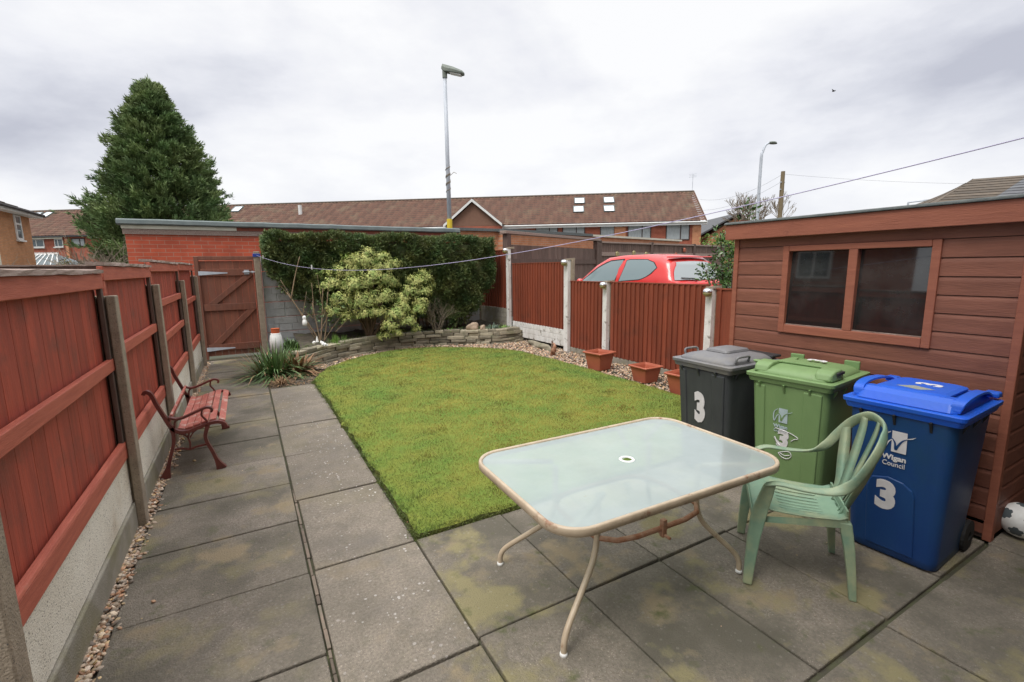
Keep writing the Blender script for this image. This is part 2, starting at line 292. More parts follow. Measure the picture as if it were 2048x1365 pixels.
def lathe(bm, prof, seg=20, c=(0, 0, 0)):
    rings = [[(c[0]+r*math.cos(2*math.pi*k/seg), c[1]+r*math.sin(2*math.pi*k/seg), c[2]+z) for k in range(seg)] for r, z in prof]
    loft(bm, rings)
def prism(bm, pts, f0, f1):   # pts 2D; f0/f1 map (a,b)->3D at the two faces
    hexa(bm, [f0(*p) for p in pts], [f1(*p) for p in pts])
def ribbon(bm, pts, th, y0, y1):   # flat bar bent in the xz plane, extruded in y
    P = [Vector((p[0], 0, p[1])) for p in pts]; n = len(P); L = []; Rr = []
    if not isinstance(th, (list, tuple)): th = [th]*n
    for i in range(n):
        d = (P[min(i+1, n-1)]-P[max(i-1, 0)]).normalized(); nn = Vector((-d.z, 0, d.x))
        L.append(P[i]+nn*th[i]/2); Rr.append(P[i]-nn*th[i]/2)
    rings = [[(L[i].x, y0, L[i].z), (L[i].x, y1, L[i].z), (Rr[i].x, y1, Rr[i].z), (Rr[i].x, y0, Rr[i].z)] for i in range(n)]
    loft(bm, rings)
def set_tint(me, vals, name='tint'):
    if len(vals) != len(me.vertices): vals = [vals[0]]*len(me.vertices)
    a = me.attributes.new(name, 'FLOAT', 'POINT'); a.data.foreach_set('value', np.asarray(vals, dtype=np.float32))
def np_mesh(name, V, Fq, m, parent=None, tint=None, smooth=False, **p):
    """V (n,3); Fq (k,q) equal-size faces"""
    me = bpy.data.meshes.new(name); V = np.asarray(V, np.float32); Fq = np.asarray(Fq, np.int32)
    me.vertices.add(len(V)); me.vertices.foreach_set('co', V.ravel()); k, q = Fq.shape
    me.loops.add(k*q); me.loops.foreach_set('vertex_index', Fq.ravel()); me.polygons.add(k)
    me.polygons.foreach_set('loop_start', np.arange(0, k*q, q, dtype=np.int32)); me.polygons.foreach_set('loop_total', np.full(k, q, np.int32))
    if smooth: me.polygons.foreach_set('use_smooth', np.ones(k, bool))
    me.update(calc_edges=True)
    if tint is not None: set_tint(me, tint)
    return link(name, me, MT[m] if isinstance(m, str) else m, parent, **p)
def rand_tint(bm_obj, per=8):
    me = bm_obj.data; n = len(me.vertices); set_tint(me, np.repeat(rng.random(n//per+1), per)[:n])
def norm(a): return a/np.maximum(np.linalg.norm(a, axis=1, keepdims=True), 1e-6)
def blades(P, D, Nn, length, width, bend=0.2, segs=1):
    """leaf quads: base P, direction D, side from Nn. diamond leaf of 4 verts folded in the middle."""
    n = len(P); S = norm(np.cross(D, Nn)); L = np.asarray(length).reshape(-1, 1)*np.ones((n, 1)); W = np.asarray(width).reshape(-1, 1)*np.ones((n, 1))
    a = P; b = P+D*L*0.45+S*W/2-Nn*L*bend*0.15; c = P+D*L-Nn*L*bend; d = P+D*L*0.45-S*W/2-Nn*L*bend*0.15
    V = np.stack([a, b, c, d], 1).reshape(-1, 3); F = np.arange(4*n).reshape(n, 4); return V, F
def randdir(n): return norm(rng.normal(size=(n, 3)))
ICO = None
def pebbles(name, pts, size, m, sub=1, flat=0.6, **p):
    bm = B(); bmesh.ops.create_icosphere(bm, subdivisions=sub, radius=1.0); base = np.array([v.co[:] for v in bm.verts]); bm.verts.index_update()
    fc = np.array([[v.index for v in f.verts] for f in bm.faces]); bm.free()
    n = len(pts); k = len(base); s = size*rng.uniform(0.55, 1.3, (n, 1))*np.array([1, 1, 1])*rng.uniform(0.7, 1.25, (n, 3)); s[:, 2] *= flat
    a = rng.uniform(0, 6.28, n); ca, sa = np.cos(a), np.sin(a); tl = rng.normal(0, 0.3, (n, 1))
    V = base[None]*(1+rng.normal(0, 0.10, (n, k, 1)))*s[:, None, :]
    x = V[..., 0]*ca[:, None]-V[..., 1]*sa[:, None]; y = V[..., 0]*sa[:, None]+V[..., 1]*ca[:, None]; z = V[..., 2]+x*tl
    V = np.stack([x, y, z], -1)+np.asarray(pts)[:, None, :]
    F = fc[None]+np.arange(n)[:, None, None]*k
    t = np.repeat(np.clip(rng.normal(0.5, 0.28, n), 0, 1), k)
    o = np_mesh(name, V.reshape(-1, 3), F.reshape(-1, 3), m, tint=t, smooth=sub > 1, **p)
    a = o.data.attributes.new('hue', 'FLOAT', 'POINT'); a.data.foreach_set('value', np.repeat(rng.random(n), k).astype(np.float32))
    return o
# pebble colour by 'hue'
t_ = MT['pebble'].node_tree; at_ = N(t_, 'ShaderNodeAttribute', attribute_name='hue')
cr_ = ramp(t_, at_.outputs['Fac'], [(0.0, (0.20, 0.17, 0.14)), (0.2, (0.40, 0.32, 0.25)), (0.4, (0.50, 0.37, 0.26)), (0.6, (0.42, 0.20, 0.10)), (0.8, (0.62, 0.52, 0.42)), (1.0, (0.55, 0.38, 0.18))])
for l in list(t_.links):
    if l.to_node.type == 'VECT_MATH' and l.to_socket.name == 'Vector': t_.links.remove(l)
for n_ in t_.nodes:
    if n_.type == 'VECT_MATH': t_.links.new(cr_, n_.inputs[0])
def text_mesh(s, size, offset=0.0, ext=0.0015):
    c = bpy.data.curves.new('txt', 'FONT'); c.body = s; c.size = size; c.offset = offset; c.extrude = ext; c.align_x = 'CENTER'; c.align_y = 'CENTER'; c.resolution_u = 4
    o = bpy.data.objects.new('txt', c); COL.link(o); dg = bpy.context.evaluated_depsgraph_get(); dg.update()
    me = bpy.data.meshes.new_from_object(o.evaluated_get(dg)); bpy.data.objects.remove(o); me.materials.clear(); return me

# =====================================================================  SETTING
# slab material with per-slab tint / lichen / moss attributes
def slabmat():
    m = mat('paving_slab', (0.275, 0.235, 0.188), (0.135, 0.116, 0.092), 75, 0.88, bump=0.8, bscale=140, tint=0.16, contrast=(0.30, 0.70), detail=8, speck=((0.42, 0.36, 0.29), 150, 0.64))
    t = m.node_tree; L = t.links.new; b = t.nodes['Principled BSDF']; src = b.inputs['Base Color'].links[0].from_socket
    co = N(t, 'ShaderNodeTexCoord')
    def layer(src, col, att, build):
        a = N(t, 'ShaderNodeAttribute', attribute_name=att); f = build(); mm = N(t, 'ShaderNodeMath', operation='MULTIPLY'); L(a.outputs['Fac'], mm.inputs[0]); L(f, mm.inputs[1])
        x = N(t, 'ShaderNodeMix', data_type='RGBA'); L(mm.outputs[0], x.inputs[0]); L(src, x.inputs[6]); x.inputs[7].default_value = col+(1,); return x.outputs[2]
    def noise(sc_, lo, hi, det=6):
        n = N(t, 'ShaderNodeTexNoise', ins={'Scale': sc_, 'Detail': det, 'Roughness': 0.6}); L(co.outputs['Object'], n.inputs['Vector'])
        f = N(t, 'ShaderNodeMapRange', ins={1: lo, 2: hi}); L(n.outputs[0], f.inputs[0]); return f.outputs[0]
    src = layer(src, (0.115, 0.102, 0.078), 'all_', lambda: noise(7.0, 0.46, 0.80, 10))
    src = layer(src, (0.105, 0.094, 0.070), 'damp', lambda: noise(1.3, 0.42, 0.62, 9))
    src = layer(src, (0.14, 0.125, 0.108), 'lichen', lambda: noise(2.1, 0.50, 0.66, 9))
    src = layer(src, (0.25, 0.20, 0.125), 'damp', lambda: noise(2.3, 0.555, 0.64, 10))
    src = layer(src, (0.235, 0.205, 0.105), 'moss', lambda: noise(1.7, 0.53, 0.60, 10))
    src = layer(src, (0.085, 0.095, 0.032), 'moss', lambda: noise(7.5, 0.58, 0.72, 9))
    def dots():
        v = N(t, 'ShaderNodeTexVoronoi', ins={'Scale': 42.0}); L(co.outputs['Object'], v.inputs['Vector'])
        s = N(t, 'ShaderNodeSeparateColor'); L(v.outputs['Color'], s.inputs[0])
        r = N(t, 'ShaderNodeMapRange', ins={1: 0.55, 2: 1.0, 3: 0.0, 4: 0.36}); L(s.outputs[0], r.inputs[0])
        lt = N(t, 'ShaderNodeMath', operation='LESS_THAN'); L(v.outputs['Distance'], lt.inputs[0]); L(r.outputs[0], lt.inputs[1])
        n = noise(2.6, 0.44, 0.50); k = N(t, 'ShaderNodeMath', operation='MULTIPLY'); L(lt.outputs[0], k.inputs[0]); L(n, k.inputs[1]); return k.outputs[0]
    src = layer(src, (0.52, 0.49, 0.46), 'lichen', dots)
    L(src, b.inputs['Base Color']); return m
MT['slab'] = slabmat()
def slabs(name, rects, lichen, moss, damp, label=None):
    bm = B(); tl = []
    for x0, x1, y0, y1 in rects:
        g = 0.0035; t = random.random()*0.8+0.1; dz = random.uniform(-0.005, 0.004); a, b_ = random.uniform(-0.002, 0.002), random.uniform(-0.002, 0.002)
        vs = bx(bm, x0+g+random.uniform(-.002, .003), x1-g-random.uniform(-.002, .003), y0+g+random.uniform(-.002, .006), y1-g-random.uniform(-.002, .006), -0.04, 0.0)
        for i, v in enumerate(vs[4:]): v.co.z = dz+(a if i in (1, 2) else -a)+(b_ if i > 1 else -b_)
        tl += [t]*8
    me = bpy.data.meshes.new(name); bm.to_mesh(me); bm.free(); set_tint(me, tl)
    for nm, f in (('all_', 0.75), ('lichen', lichen), ('moss', moss), ('damp', damp)):
        set_tint(me, [f(v.co) if callable(f) else f for v in me.vertices], nm)
    o = link(name, me, MT['slab'], kind='structure'); bv = o.modifiers.new('bevel', 'BEVEL'); bv.width = 0.006; bv.segments = 2; bv.limit_method = 'ANGLE'
    return o
bm = B(); quad(bm, [(-400, -400, -0.12), (400, -400, -0.12), (400, 400, -0.12), (-400, 400, -0.12)]); obj('ground', bm, 'asphalt', kind='structure')
bm = B(); quad(bm, [(-0.85, -0.5, -0.035), (6.5, -0.5, -0.035), (6.5, 2.56, -0.035), (-0.85, 2.56, -0.035)]); quad(bm, [(-0.85, 2.56, -0.035), (0.78, 2.56, -0.035), (0.78, 10.2, -0.035), (-0.85, 10.2, -0.035)])
for v in bm.verts: v.co.z = -0.022
obj('paving_bed', bm, 'joint', kind='structure')
XL0, XL1 = -0.655, 0.166
slabs('path', [(XL0+random.uniform(-.01, .01), XL1, 1.907+.61*k, 1.907+.61*(k+1)) for k in range(-4, 13)], 0.10, lambda c: 0.75 if c.x < -0.3 else 0.25, 0.95)
slabs('side_path', [((0.190 if k < 1 else 0.174), 0.748, 2.528+.894*k, 2.528+.894*(k+1)) for k in range(-1, 5)], lambda c: (1.0 if c.x > 0.4 else 0.25) if c.y > 2.4 else 0.3, 0.15, 0.35)
PX = [0.749, 1.316, 1.845, 2.40, 2.96, 3.56]
rects = [(PX[i], PX[i+1], y0, y1) for i in range(5) for y0, y1 in ((1.663, 2.528), (0.832, 1.663))]
rects += [(0.200, 0.749, 0.832, 1.63)]
rects += [(-0.1+.61*i, -0.1+.61*(i+1), y0, y1) for i in range(4, 10) for y0, y1 in ((0.24, 0.818), (-0.36, 0.24))] + [(0.2, 2.34, -0.36, 0.818)] + [(3.56, 4.5, 0.0, 0.83)]
slabs('patio', rects, 0.10, 0.9, 1.0)
# strip of broken brick between the two paths
bm = B(); tl = []; y = 0.9
while y < 3.6:
    l = random.uniform(0.05, 0.2); bx(bm, 0.171, 0.187+random.uniform(-.004, .002), y, y+l-0.006, -0.03, random.uniform(-0.014, -0.004)); tl += [random.random()]*8; y += l
o = obj('kerb_strip', bm, 'brickbits', kind='structure', bevel=0.003); set_tint(o.data, tl)

# lawn
LAWN = [(0.765, 2.545), (1.6, 2.54), (3.3, 2.56), (4.15, 2.60), (4.42, 3.0), (4.50, 4.0), (4.52, 5.4), (4.50, 6.6), (4.42, 7.5), (4.22, 8.0), (3.86, 8.42), (3.25, 8.88), (2.75, 9.02), (2.32, 8.98), (1.8, 8.72), (1.37, 8.36), (1.05, 7.95), (0.88, 7.57), (0.74, 7.1), (0.76, 6), (0.77, 4)]
def densify(P, step=0.12, wob=0.012):
    out = []
    for i in range(len(P)):
        a, b = np.array(P[i]), np.array(P[(i+1) % len(P)]); n = max(1, int(np.linalg.norm(b-a)/step))
        for k in range(n): out.append(a+(b-a)*k/n+rng.normal(0, wob, 2))
    return np.array(out)
def inside(P, poly):
    x, y = P[:, 0], P[:, 1]; r = np.zeros(len(P), bool); n = len(poly)
    for i in range(n):
        x1, y1 = poly[i]; x2, y2 = poly[(i+1) % n]
        c = ((y1 > y) != (y2 > y)) & (x < (x2-x1)*(y-y1)/(y2-y1+1e-12)+x1); r ^= c
    return r
LP = densify(LAWN); LZ = 0.022
bm = B(); top = [bm.verts.new((p[0], p[1], LZ)) for p in LP]; f = bm.faces.new(top); bmesh.ops.triangulate(bm, faces=[f])
obj('lawn', bm, 'turf', kind='structure')
bm = B(); n = len(LP); c_ = LP.mean(0)
va = [bm.verts.new((p[0], p[1], LZ-0.001)) for p in LP]; vb = [bm.verts.new((*(p+(p-c_)*0.004+rng.normal(0, .006, 2)), -0.034)) for p in LP]
for i in range(n): bm.faces.new([va[i], va[(i+1) % n], vb[(i+1) % n], vb[i]])
obj('lawn_edge', bm, 'turf_edge', kind='structure')
NG = 190000
P = np.stack([rng.uniform(0.6, 4.7, NG*2), 2.4+6.8*rng.random(NG*2)**1.7], 1); P = P[inside(P, LP)][:NG]; n = len(P)
dist = np.hypot(P[:, 0], P[:, 1]); h_ = rng.gamma(4.0, 0.0023, n)*(1+0.10*dist/3)*(1+0.6*(np.sin(P[:, 0]*5.1+P[:, 1]*2.3)*np.sin(P[:, 1]*6.7-P[:, 0]*3.1) > 0.72))
P3 = np.column_stack([P, np.full(n, LZ-0.001)]); D = norm(np.column_stack([rng.normal(0, .6, (n, 2)), np.ones(n)])); Nn = norm(np.cross(D, randdir(n)))
S = norm(np.cross(D, Nn)); w_ = (0.0016+0.0006*dist)[:, None]
V = np.stack([P3-S*w_/2, P3+S*w_/2, P3+D*h_[:, None]*1.2], 1).reshape(-1, 3)
cl_ = 0.5+0.35*np.sin(P[:, 0]*9+np.sin(P[:, 1]*7)*2)*np.sin(P[:, 1]*11)
gr = np_mesh('grass', V, np.arange(3*n).reshape(n, 3), 'grass', tint=np.repeat(np.clip(rng.normal(cl_, 0.25), 0, 1), 3), kind='stuff', label='short mossy lawn grass')
# moss share of each blade: mossy yellow middle, greener near the edges, broken up by several waves
ed = np.min(np.hypot(P[:, None, 0]-LP[None, ::4, 0], P[:, None, 1]-LP[None, ::4, 1]), axis=1) if n < 1 else np.full(n, 9.0)
for q in LP[::3]: ed = np.minimum(ed, np.hypot(P[:, 0]-q[0], P[:, 1]-q[1]))
wv = sum(np.sin(P[:, 0]*a_+P[:, 1]*b_+c_)*w_ for a_, b_, c_, w_ in ((2.1, 1.3, 0, .5), (-1.7, 3.1, 2, .4), (5.3, 2.2, 1, .3), (-4.1, 6.3, 4, .3), (11.0, -7.0, 2, .22), (9.0, 15.0, 5, .2), (23, 11, 1, .12)))
ml = np.clip((ed-0.25)/0.9, 0, 1)*0.85+wv*0.36+0.10+rng.normal(0, 0.18, n); at2 = gr.data.attributes.new('moss', 'FLOAT', 'POINT'); at2.data.foreach_set('value', np.repeat(np.clip(ml, 0, 1), 3).astype(np.float32))
t_ = MT['grass'].node_tree; b_in = [q for q in t_.nodes if q.type == 'VECT_MATH'][0].inputs[0]; src_ = b_in.links[0].from_socket
a_ = N(t_, 'ShaderNodeAttribute', attribute_name='moss'); x_ = N(t_, 'ShaderNodeMix', data_type='RGBA'); t_.links.new(a_.outputs['Fac'], x_.inputs[0]); t_.links.new(src_, x_.inputs[6]); x_.inputs[7].default_value = (0.30, 0.232, 0.050, 1); t_.links.new(x_.outputs[2], b_in)
# overhanging tufts along the lawn edge
E_ = densify(LAWN[:3]+[(3.3, 2.6)], 0.004, 0.0); E_ = np.vstack([densify([(0.765, 2.545), (0.77, 4.8), (0.74, 7.1)], 0.002, 0)[: 2400], densify([(0.765, 2.545), (2.6, 2.55)], 0.002, 0)[:950]])
E_ = np.repeat(E_, 6, 0); n = len(E_); P3 = np.column_stack([E_+rng.normal(0, .018, (n, 2)), rng.uniform(-0.02, LZ+0.006, n)])
lump = (np.sin(E_[:, 0]*31+E_[:, 1]*23)+np.sin(E_[:, 1]*57+1)) > -0.4; P3 = P3[lump]; n = len(P3)
D = norm(np.column_stack([rng.normal(-0.35, .7, n), rng.normal(-0.2, .7, n), rng.uniform(0.1, 1.2, n)])); V, F = blades(P3, D, randdir(n), rng.uniform(0.010, 0.026, n), 0.0035)
np_mesh('turf_fringe', V, F, 'grass', tint=np.repeat(rng.uniform(0, .55, n), 4), kind='stuff', label='ragged grass and moss along the lawn edge')

# gravel beds
bm = B(); quad(bm, [(0.70, 7.0, -0.03), (5.4, 2.5, -0.03), (5.4, 10, -0.03), (0.5, 10, -0.03)]); quad(bm, [(0.79, 2.56, -0.03), (6.3, 2.56, -0.03), (5.4, 2.6, -0.03), (0.79, 7.0, -0.03)]); quad(bm, [(-0.80, 1.0, -0.016), (-0.64, 1.0, -0.016), (-0.64, 10, -0.016), (-0.80, 10, -0.016)])
obj('gravel_bed', bm, 'soil', kind='structure')
WALLB = [(0.72, 8.12), (0.98, 8.40), (1.30, 8.72), (1.65, 8.95), (2.2, 9.22), (2.8, 9.34), (3.3, 9.30), (3.8, 9.12), (4.25, 8.88), (4.6, 8.72), (4.95, 8.72), (5.25, 8.80)]
n = 34000; P = np.column_stack([rng.uniform(0.6, 5.3, n), rng.uniform(2.6, 9.4, n)])
wl = np.array(WALLB); yw = np.interp(P[:, 0], wl[:, 0], wl[:, 1]); P = P[(~inside(P, LP)) & (P[:, 1] < yw) & ((P[:, 0] > 1.0) | (P[:, 1] > 7.9)) & ((P[:, 0]+P[:, 1] > 9.0) | (P[:, 0] > 3))]
n = len(P); far = np.hypot(P[:, 0], P[:, 1])
pebbles('gravel', np.column_stack([P, rng.uniform(-0.022, -0.002, n)]), 0.0155, 'pebble', 1, kind='stuff', label='buff and pink gravel around the lawn')
n = 6400; y = 1.0+8.7*rng.random(n)**1.25; x = -0.70+rng.normal(0, 0.026, n); x = np.where(rng.random(n) < 0.03, x+rng.exponential(0.05, n), x); x = np.clip(x, -0.742, -0.3)
pebbles('pebble_strip', np.column_stack([x, y, rng.uniform(-0.012, 0.008, n)]), 0.0108, 'pebble', 2, kind='stuff', label='loose pebbles along the foot of the left fence')

# raised bed
BK = [(0.25, 10.0), (5.08, 10.6)]
def wall_y(x): return 10.0+(x-0.25)*0.6/4.83
bm = B(); nx, ny = 60, 14; grid = []
for i in range(nx+1):
    x = 0.74+4.5*i/nx; y0 = float(np.interp(x, wl[:, 0], wl[:, 1]))+0.12; y1 = wall_y(x)+0.1
    row = []
    for j in range(ny+1):
        y = y0+(y1-y0)*j/ny; z = 0.22+0.10*j/ny+0.02*math.sin(x*9+y*7)+random.uniform(-.012, .012)+(0.08 if x < 1.3 else 0)*0.5
        row.append(bm.verts.new((x, y, z)))
    grid.append(row)
for i in range(nx):
    for j in range(ny): bm.faces.new([grid[i][j], grid[i+1][j], grid[i+1][j+1], grid[i][j+1]])
obj('raised_bed', bm, 'soil', kind='structure', smooth=True)
bm = B(); quad(bm, [(0.17, 7.0, -0.012), (1.0, 7.0, -0.012), (1.2, 8.6, -0.012), (0.17, 10, -0.012)]); quad(bm, [(0.17, 10, -0.014), (1.2, 8.6, -0.014), (1.6, 10, 0.2), (0.5, 10, 0.2)])
obj('planting_bed', bm, 'soil', kind='structure')
# dry stone wall
bm = B(); tl = []
path = np.array(WALLB); seg = np.r_[0, np.cumsum(np.hypot(*np.diff(path, axis=0).T))]; Lw = seg[-1]
def wp(s):
    return np.array([np.interp(s, seg, path[:, 0]), np.interp(s, seg, path[:, 1])])
for c in range(5):
    s = random.uniform(-0.1, 0.0)
    while s < Lw-0.02:
        l = random.uniform(0.14, 0.42); hh = random.uniform(0.052, 0.066)
        top_h = 0.32 if s < 1.2 else 0.265
        z0 = -0.03+c*0.064+random.uniform(-.004, .004)
        if z0 < top_h-0.02 and not (c == 4 and random.random() < 0.25):
            a, b_ = wp(max(s, 0)), wp(min(s+l-0.01, Lw)); d = b_-a
            if np.linalg.norm(d) > 0.04:
                d = d/np.linalg.norm(d); nn = np.array([-d[1], d[0]]); dep = random.uniform(0.12, 0.18); off = random.uniform(-0.02, 0.02)+c*0.008
                if c == 4 or (c == 3 and s > 1.2): dep += 0.05
                q = [a+nn*off, b_+nn*(off+random.uniform(-.01, .01)), b_+nn*(off+dep), a+nn*(off+dep)]
                j = lambda: random.uniform(-.006, .006)
                tz = [hh+j()*1.2 for _ in range(4)]
                hexa(bm, [(p[0]+j(), p[1]+j(), z0) for p in q], [(p[0]+j(), p[1]+j(), z0+tz[i]) for i, p in enumerate(q)]); tl += [random.random()]*8
        s += l
o = obj('stone_wall', bm, 'stone', bevel=0.009, seg=2); set_tint(o.data, tl); tag(o, 'low curved dry stone wall holding up the planted bed behind the lawn', 'stone wall')

# =====================================================================  LEFT FENCE
FP = [1.79, 3.60, 5.26, 7.36, 9.36]; PT = [1.44, 1.452, 1.475, 1.475, 1.51]
pl = ['concrete fence post nearest the camera at the left picture edge', 'rough concrete fence post just before the bench, between first and second fence panels', 'concrete fence post standing behind the bench', 'slim concrete fence post beyond the bench, between third and fourth panels', 'concrete fence post at the gate end of the left fence']
for i, (y, t) in enumerate(zip(FP, PT)):
    r = thing('fence_post', pl[i], 'fence post', (-0.73, y, 0), group='concrete posts of the left fence')
    bm = B(); # H section
    bx(bm, 0.015, 0.06, -0.045, 0.045, -0.1, t); bx(bm, -0.075, -0.03, -0.045, 0.045, -0.1, t); bx(bm, -0.03, 0.015, -0.018, 0.018, -0.1, t-0.001)
    obj('shaft', bm, 'conc_post', r, bevel=0.006)
panels = [(FP[0]+.02, FP[1]-.02, 1.595, [1.045], 'first'), (FP[1]+.02, FP[2]-.02, 1.64, [1.095], 'second'), (FP[2]+.02, FP[3]-.02, 1.69, [1.285, 0.94], 'third'), (FP[3]+.02, FP[4]-.02, 1.70, [1.16], 'fourth')]
lbl = ['nearest red stained fence panel on the left with split capping strip', 'second red fence panel on the left, behind the near post', 'third red fence panel with two middle rails, beyond the bench', 'fourth and farthest red fence panel, beside the wooden gate']
def board_panel(par, y0, y1, z0, z1, x, face, m, w=0.145, name='boards', lap=(0.0080, 0.0073, 0.0005)):
    """featheredge boards; face=+1 shows thin-to-thick laps toward +x"""
    bm = B(); y = y0; tl = []
    while y < y1-0.02:
        ww = min(w*random.uniform(0.93, 1.07), y1-y); t = random.random()
        a = [(x, y, z0), (x+face*lap[0], y, z0), (x+face*lap[1], y+ww-lap[2], z0), (x, y+ww-lap[2], z0)]
        hexa(bm, a, [(p[0], p[1], z1+random.uniform(-0.002, 0.002)) for p in a]); tl += [t]*8; y += ww
    o = obj(name, bm, m, par); set_tint(o.data, tl); return o
for i, (y0, y1, top_, rails, _) in enumerate(panels):
    r = thing('left_fence', lbl[i], 'fence panel', (-0.74, (y0+y1)/2, 0), group='red panels of the left fence')
    a, b_ = y0-(y0+y1)/2, y1-(y0+y1)/2
    board_panel(r, a, b_, 0.47, top_-0.03, -0.03, 1, 'wood_left')
    for z in rails:
        bm = B(); bx(bm, -0.008, 0.022, a, b_, z-0.035, z+0.035); obj('rail', bm, 'rail_left', r, bevel=0.004)
    bm = B(); bx(bm, -0.008, 0.022, a, b_, top_-0.10, top_-0.015); obj('top_rail', bm, 'rail_left', r, bevel=0.004)
    bm = B(); bx(bm, -0.008, 0.022, a, b_, 0.46, 0.545)
    hexa(bm, [(0.024, a, 0.548), (-0.008, a, 0.548), (-0.008, b_, 0.548), (0.024, b_, 0.548)], [(0.018, a, 0.562), (-0.008, a, 0.566), (-0.008, b_, 0.566), (0.018, b_, 0.562)])
    obj('bottom_rail', bm, 'rail_left', r, bevel=0.003)
    for q in (a+0.0, b_-0.045):
        bm = B(); bx(bm, -0.007, 0.016, q, q+0.045, 0.56, top_-0.10); obj('side_batten', bm, 'wood_dark' if q > 0 else 'rail_left', r, bevel=0.003)
    bm = B(); n = 14
    for k in range(n):
        ya, yb = a+(b_-a)*k/n, a+(b_-a)*(k+1)/n
    loft(bm, [[(-0.055+random.uniform(-.003, .003), a+(b_-a)*k/n, top_-0.012), (0.035+random.uniform(-.006, .006), a+(b_-a)*k/n, top_-0.014+random.uniform(-.003, .003)), (0.033+random.uniform(-.006, .004), a+(b_-a)*k/n, top_+0.008+random.uniform(-.004, .003)), (-0.055, a+(b_-a)*k/n, top_+0.012)] for k in range(n+1)])
    obj('capping', bm, 'wood_worn', r)
    g = thing('gravel_board', ['pale concrete gravel board under the nearest red panel', 'concrete gravel board under the second red panel, behind the bench', 'concrete gravel board under the third red panel', 'concrete gravel board under the fourth red panel by the gate'][i], 'gravel board', (-0.74, (y0+y1)/2, 0), group='concrete boards under the left fence')
    bm = B(); bx(bm, -0.025, 0.012, a, b_, 0.165, 0.458); obj('upper_board', bm, 'board_light', g, bevel=0.006)
    bm = B(); bx(bm, -0.025, 0.026, a, b_, -0.1, 0.162); obj('lower_board', bm, 'board_dark', g, bevel=0.008)
# neighbour's dark fence seen over the panels
r = thing('dark_fence', 'dark brown board fence of the neighbour just beyond the red panels', 'fence', (-0.95, 6.6, 0), R(97))
board_panel(r, 0, 7.0, 0.0, 1.655, 0, -1, 'wood_dark', 0.12)
bm = B(); bx(bm, -0.03, 0.03, 0, 7.0, 1.656, 1.672); obj('capping', bm, 'wood_worn', r)

# =====================================================================  GATE AND BACK WALL
r = thing('garden_gate', 'brown ledged and braced garden gate closing the end of the path', 'gate', (-0.70, 9.98, 0))
W_ = 0.83; bm = B(); tl = []
for k in range(8):
    bx(bm, 0.03+k*W_/8, 0.03+(k+1)*W_/8-0.003, 0.0, 0.02, 0.06, 1.76); tl += [random.random()]*8
o = obj('boards', bm, 'gate', r, bevel=0.002); set_tint(o.data, tl)
for z in (0.15, 0.88, 1.50):
    bm = B(); bx(bm, 0.04, W_+0.02, -0.03, -0.001, z, z+0.12); o = obj('ledge', bm, 'gate', r, bevel=0.004)
for z0, z1 in ((0.272, 0.878), (1.002, 1.498)):
    bm = B(); hexa(bm, [(0.10, -0.028, z0), (0.24, -0.028, z0), (0.24, -0.002, z0), (0.10, -0.002, z0)], [(0.70, -0.028, z1), (0.84, -0.028, z1), (0.84, -0.002, z1), (0.70, -0.002, z1)]); obj('brace', bm, 'gate', r, bevel=0.004)
bm = B(); bx(bm, -0.04, 0.027, -0.035, 0.06, 0.0, 1.84); obj('frame_post', bm, 'gate', r, bevel=0.005)
bm = B(); bx(bm, W_+0.035, W_+0.10, -0.035, 0.06, 0.0, 1.84); obj('frame_post', bm, 'gate', r, bevel=0.005)
bm = B(); bx(bm, 0.028, W_+0.034, -0.034, 0.055, 1.785, 1.845); obj('frame_head', bm, 'gate', r, bevel=0.005)
for z in (0.19, 1.55):
    bm = B(); prism(bm, [(-0.02, -0.035), (0.02, -0.035), (0.42, -0.008), (0.42, 0.008), (0.02, 0.035), (-0.02, 0.035)], lambda a, b_: (a+0.03, -0.033, z+b_), lambda a, b_: (a+0.03, -0.037, z+b_)); obj('strap_hinge', bm, 'galv', r)
bm = B(); bx(bm, W_-0.12, W_-0.04, -0.042, -0.031, 1.52, 1.60); tube(bm, [(W_-0.14, -0.05, 1.56), (W_+0.08, -0.05, 1.56)], 0.008, 8); bx(bm, W_+0.0, W_+0.03, -0.052, -0.036, 1.54, 1.58); obj('bolt', bm, 'galv', r)
r = thing('gate_post', 'concrete post beside the gate with blue cord tied round its top', 'post', (0.235, 9.93, 0))
bm = B(); bx(bm, -0.05, 0.05, -0.05, 0.05, -0.1, 1.93); obj('shaft', bm, 'conc_post', r, bevel=0.008)
bm = B()
for z in (1.84, 1.855, 1.868, 1.88): tube(bm, [(a*0.058, b_*0.058, z+random.uniform(-.004, .004)) for a, b_ in ((1, 1), (-1, 1), (-1, -1), (1, -1))], 0.008, 6, closed=True)
obj('cord', bm, 'blue_rope', r)
r = thing('concrete_wall', 'grey stone-effect concrete panel wall behind the hedge', 'wall', (0.25, 10.0, 0), math.atan2(0.6, 4.83))
zl = [-0.05, 0.13, 0.415, 0.70, 0.99, 1.275, 1.565, 1.85]
for a, b_ in ((0.05, 1.85), (1.95, 3.35), (3.45, 4.86)):
    for k in range(len(zl)-1):
        bm = B(); bx(bm, a, b_, 0, 0.05, zl[k]+0.004, zl[k+1]-0.004)
        x = a+0.01; zz = zl[k]+0.02; hh = (zl[k+1]-zl[k])/2-0.014
        for row in range(2):
            x = a+0.012+(0.12 if row else 0)
            while x < b_-0.02:
                l = min(random.uniform(0.2, 0.45), b_-0.012-x)
                if l > 0.03: bx(bm, x, x+l-0.012, -0.012-random.uniform(0, .006), -0.0005, zz+row*(hh+0.008), zz+row*(hh+0.008)+hh)
                x += l
        obj('panel', bm, 'conc_wall', r, bevel=0.003)
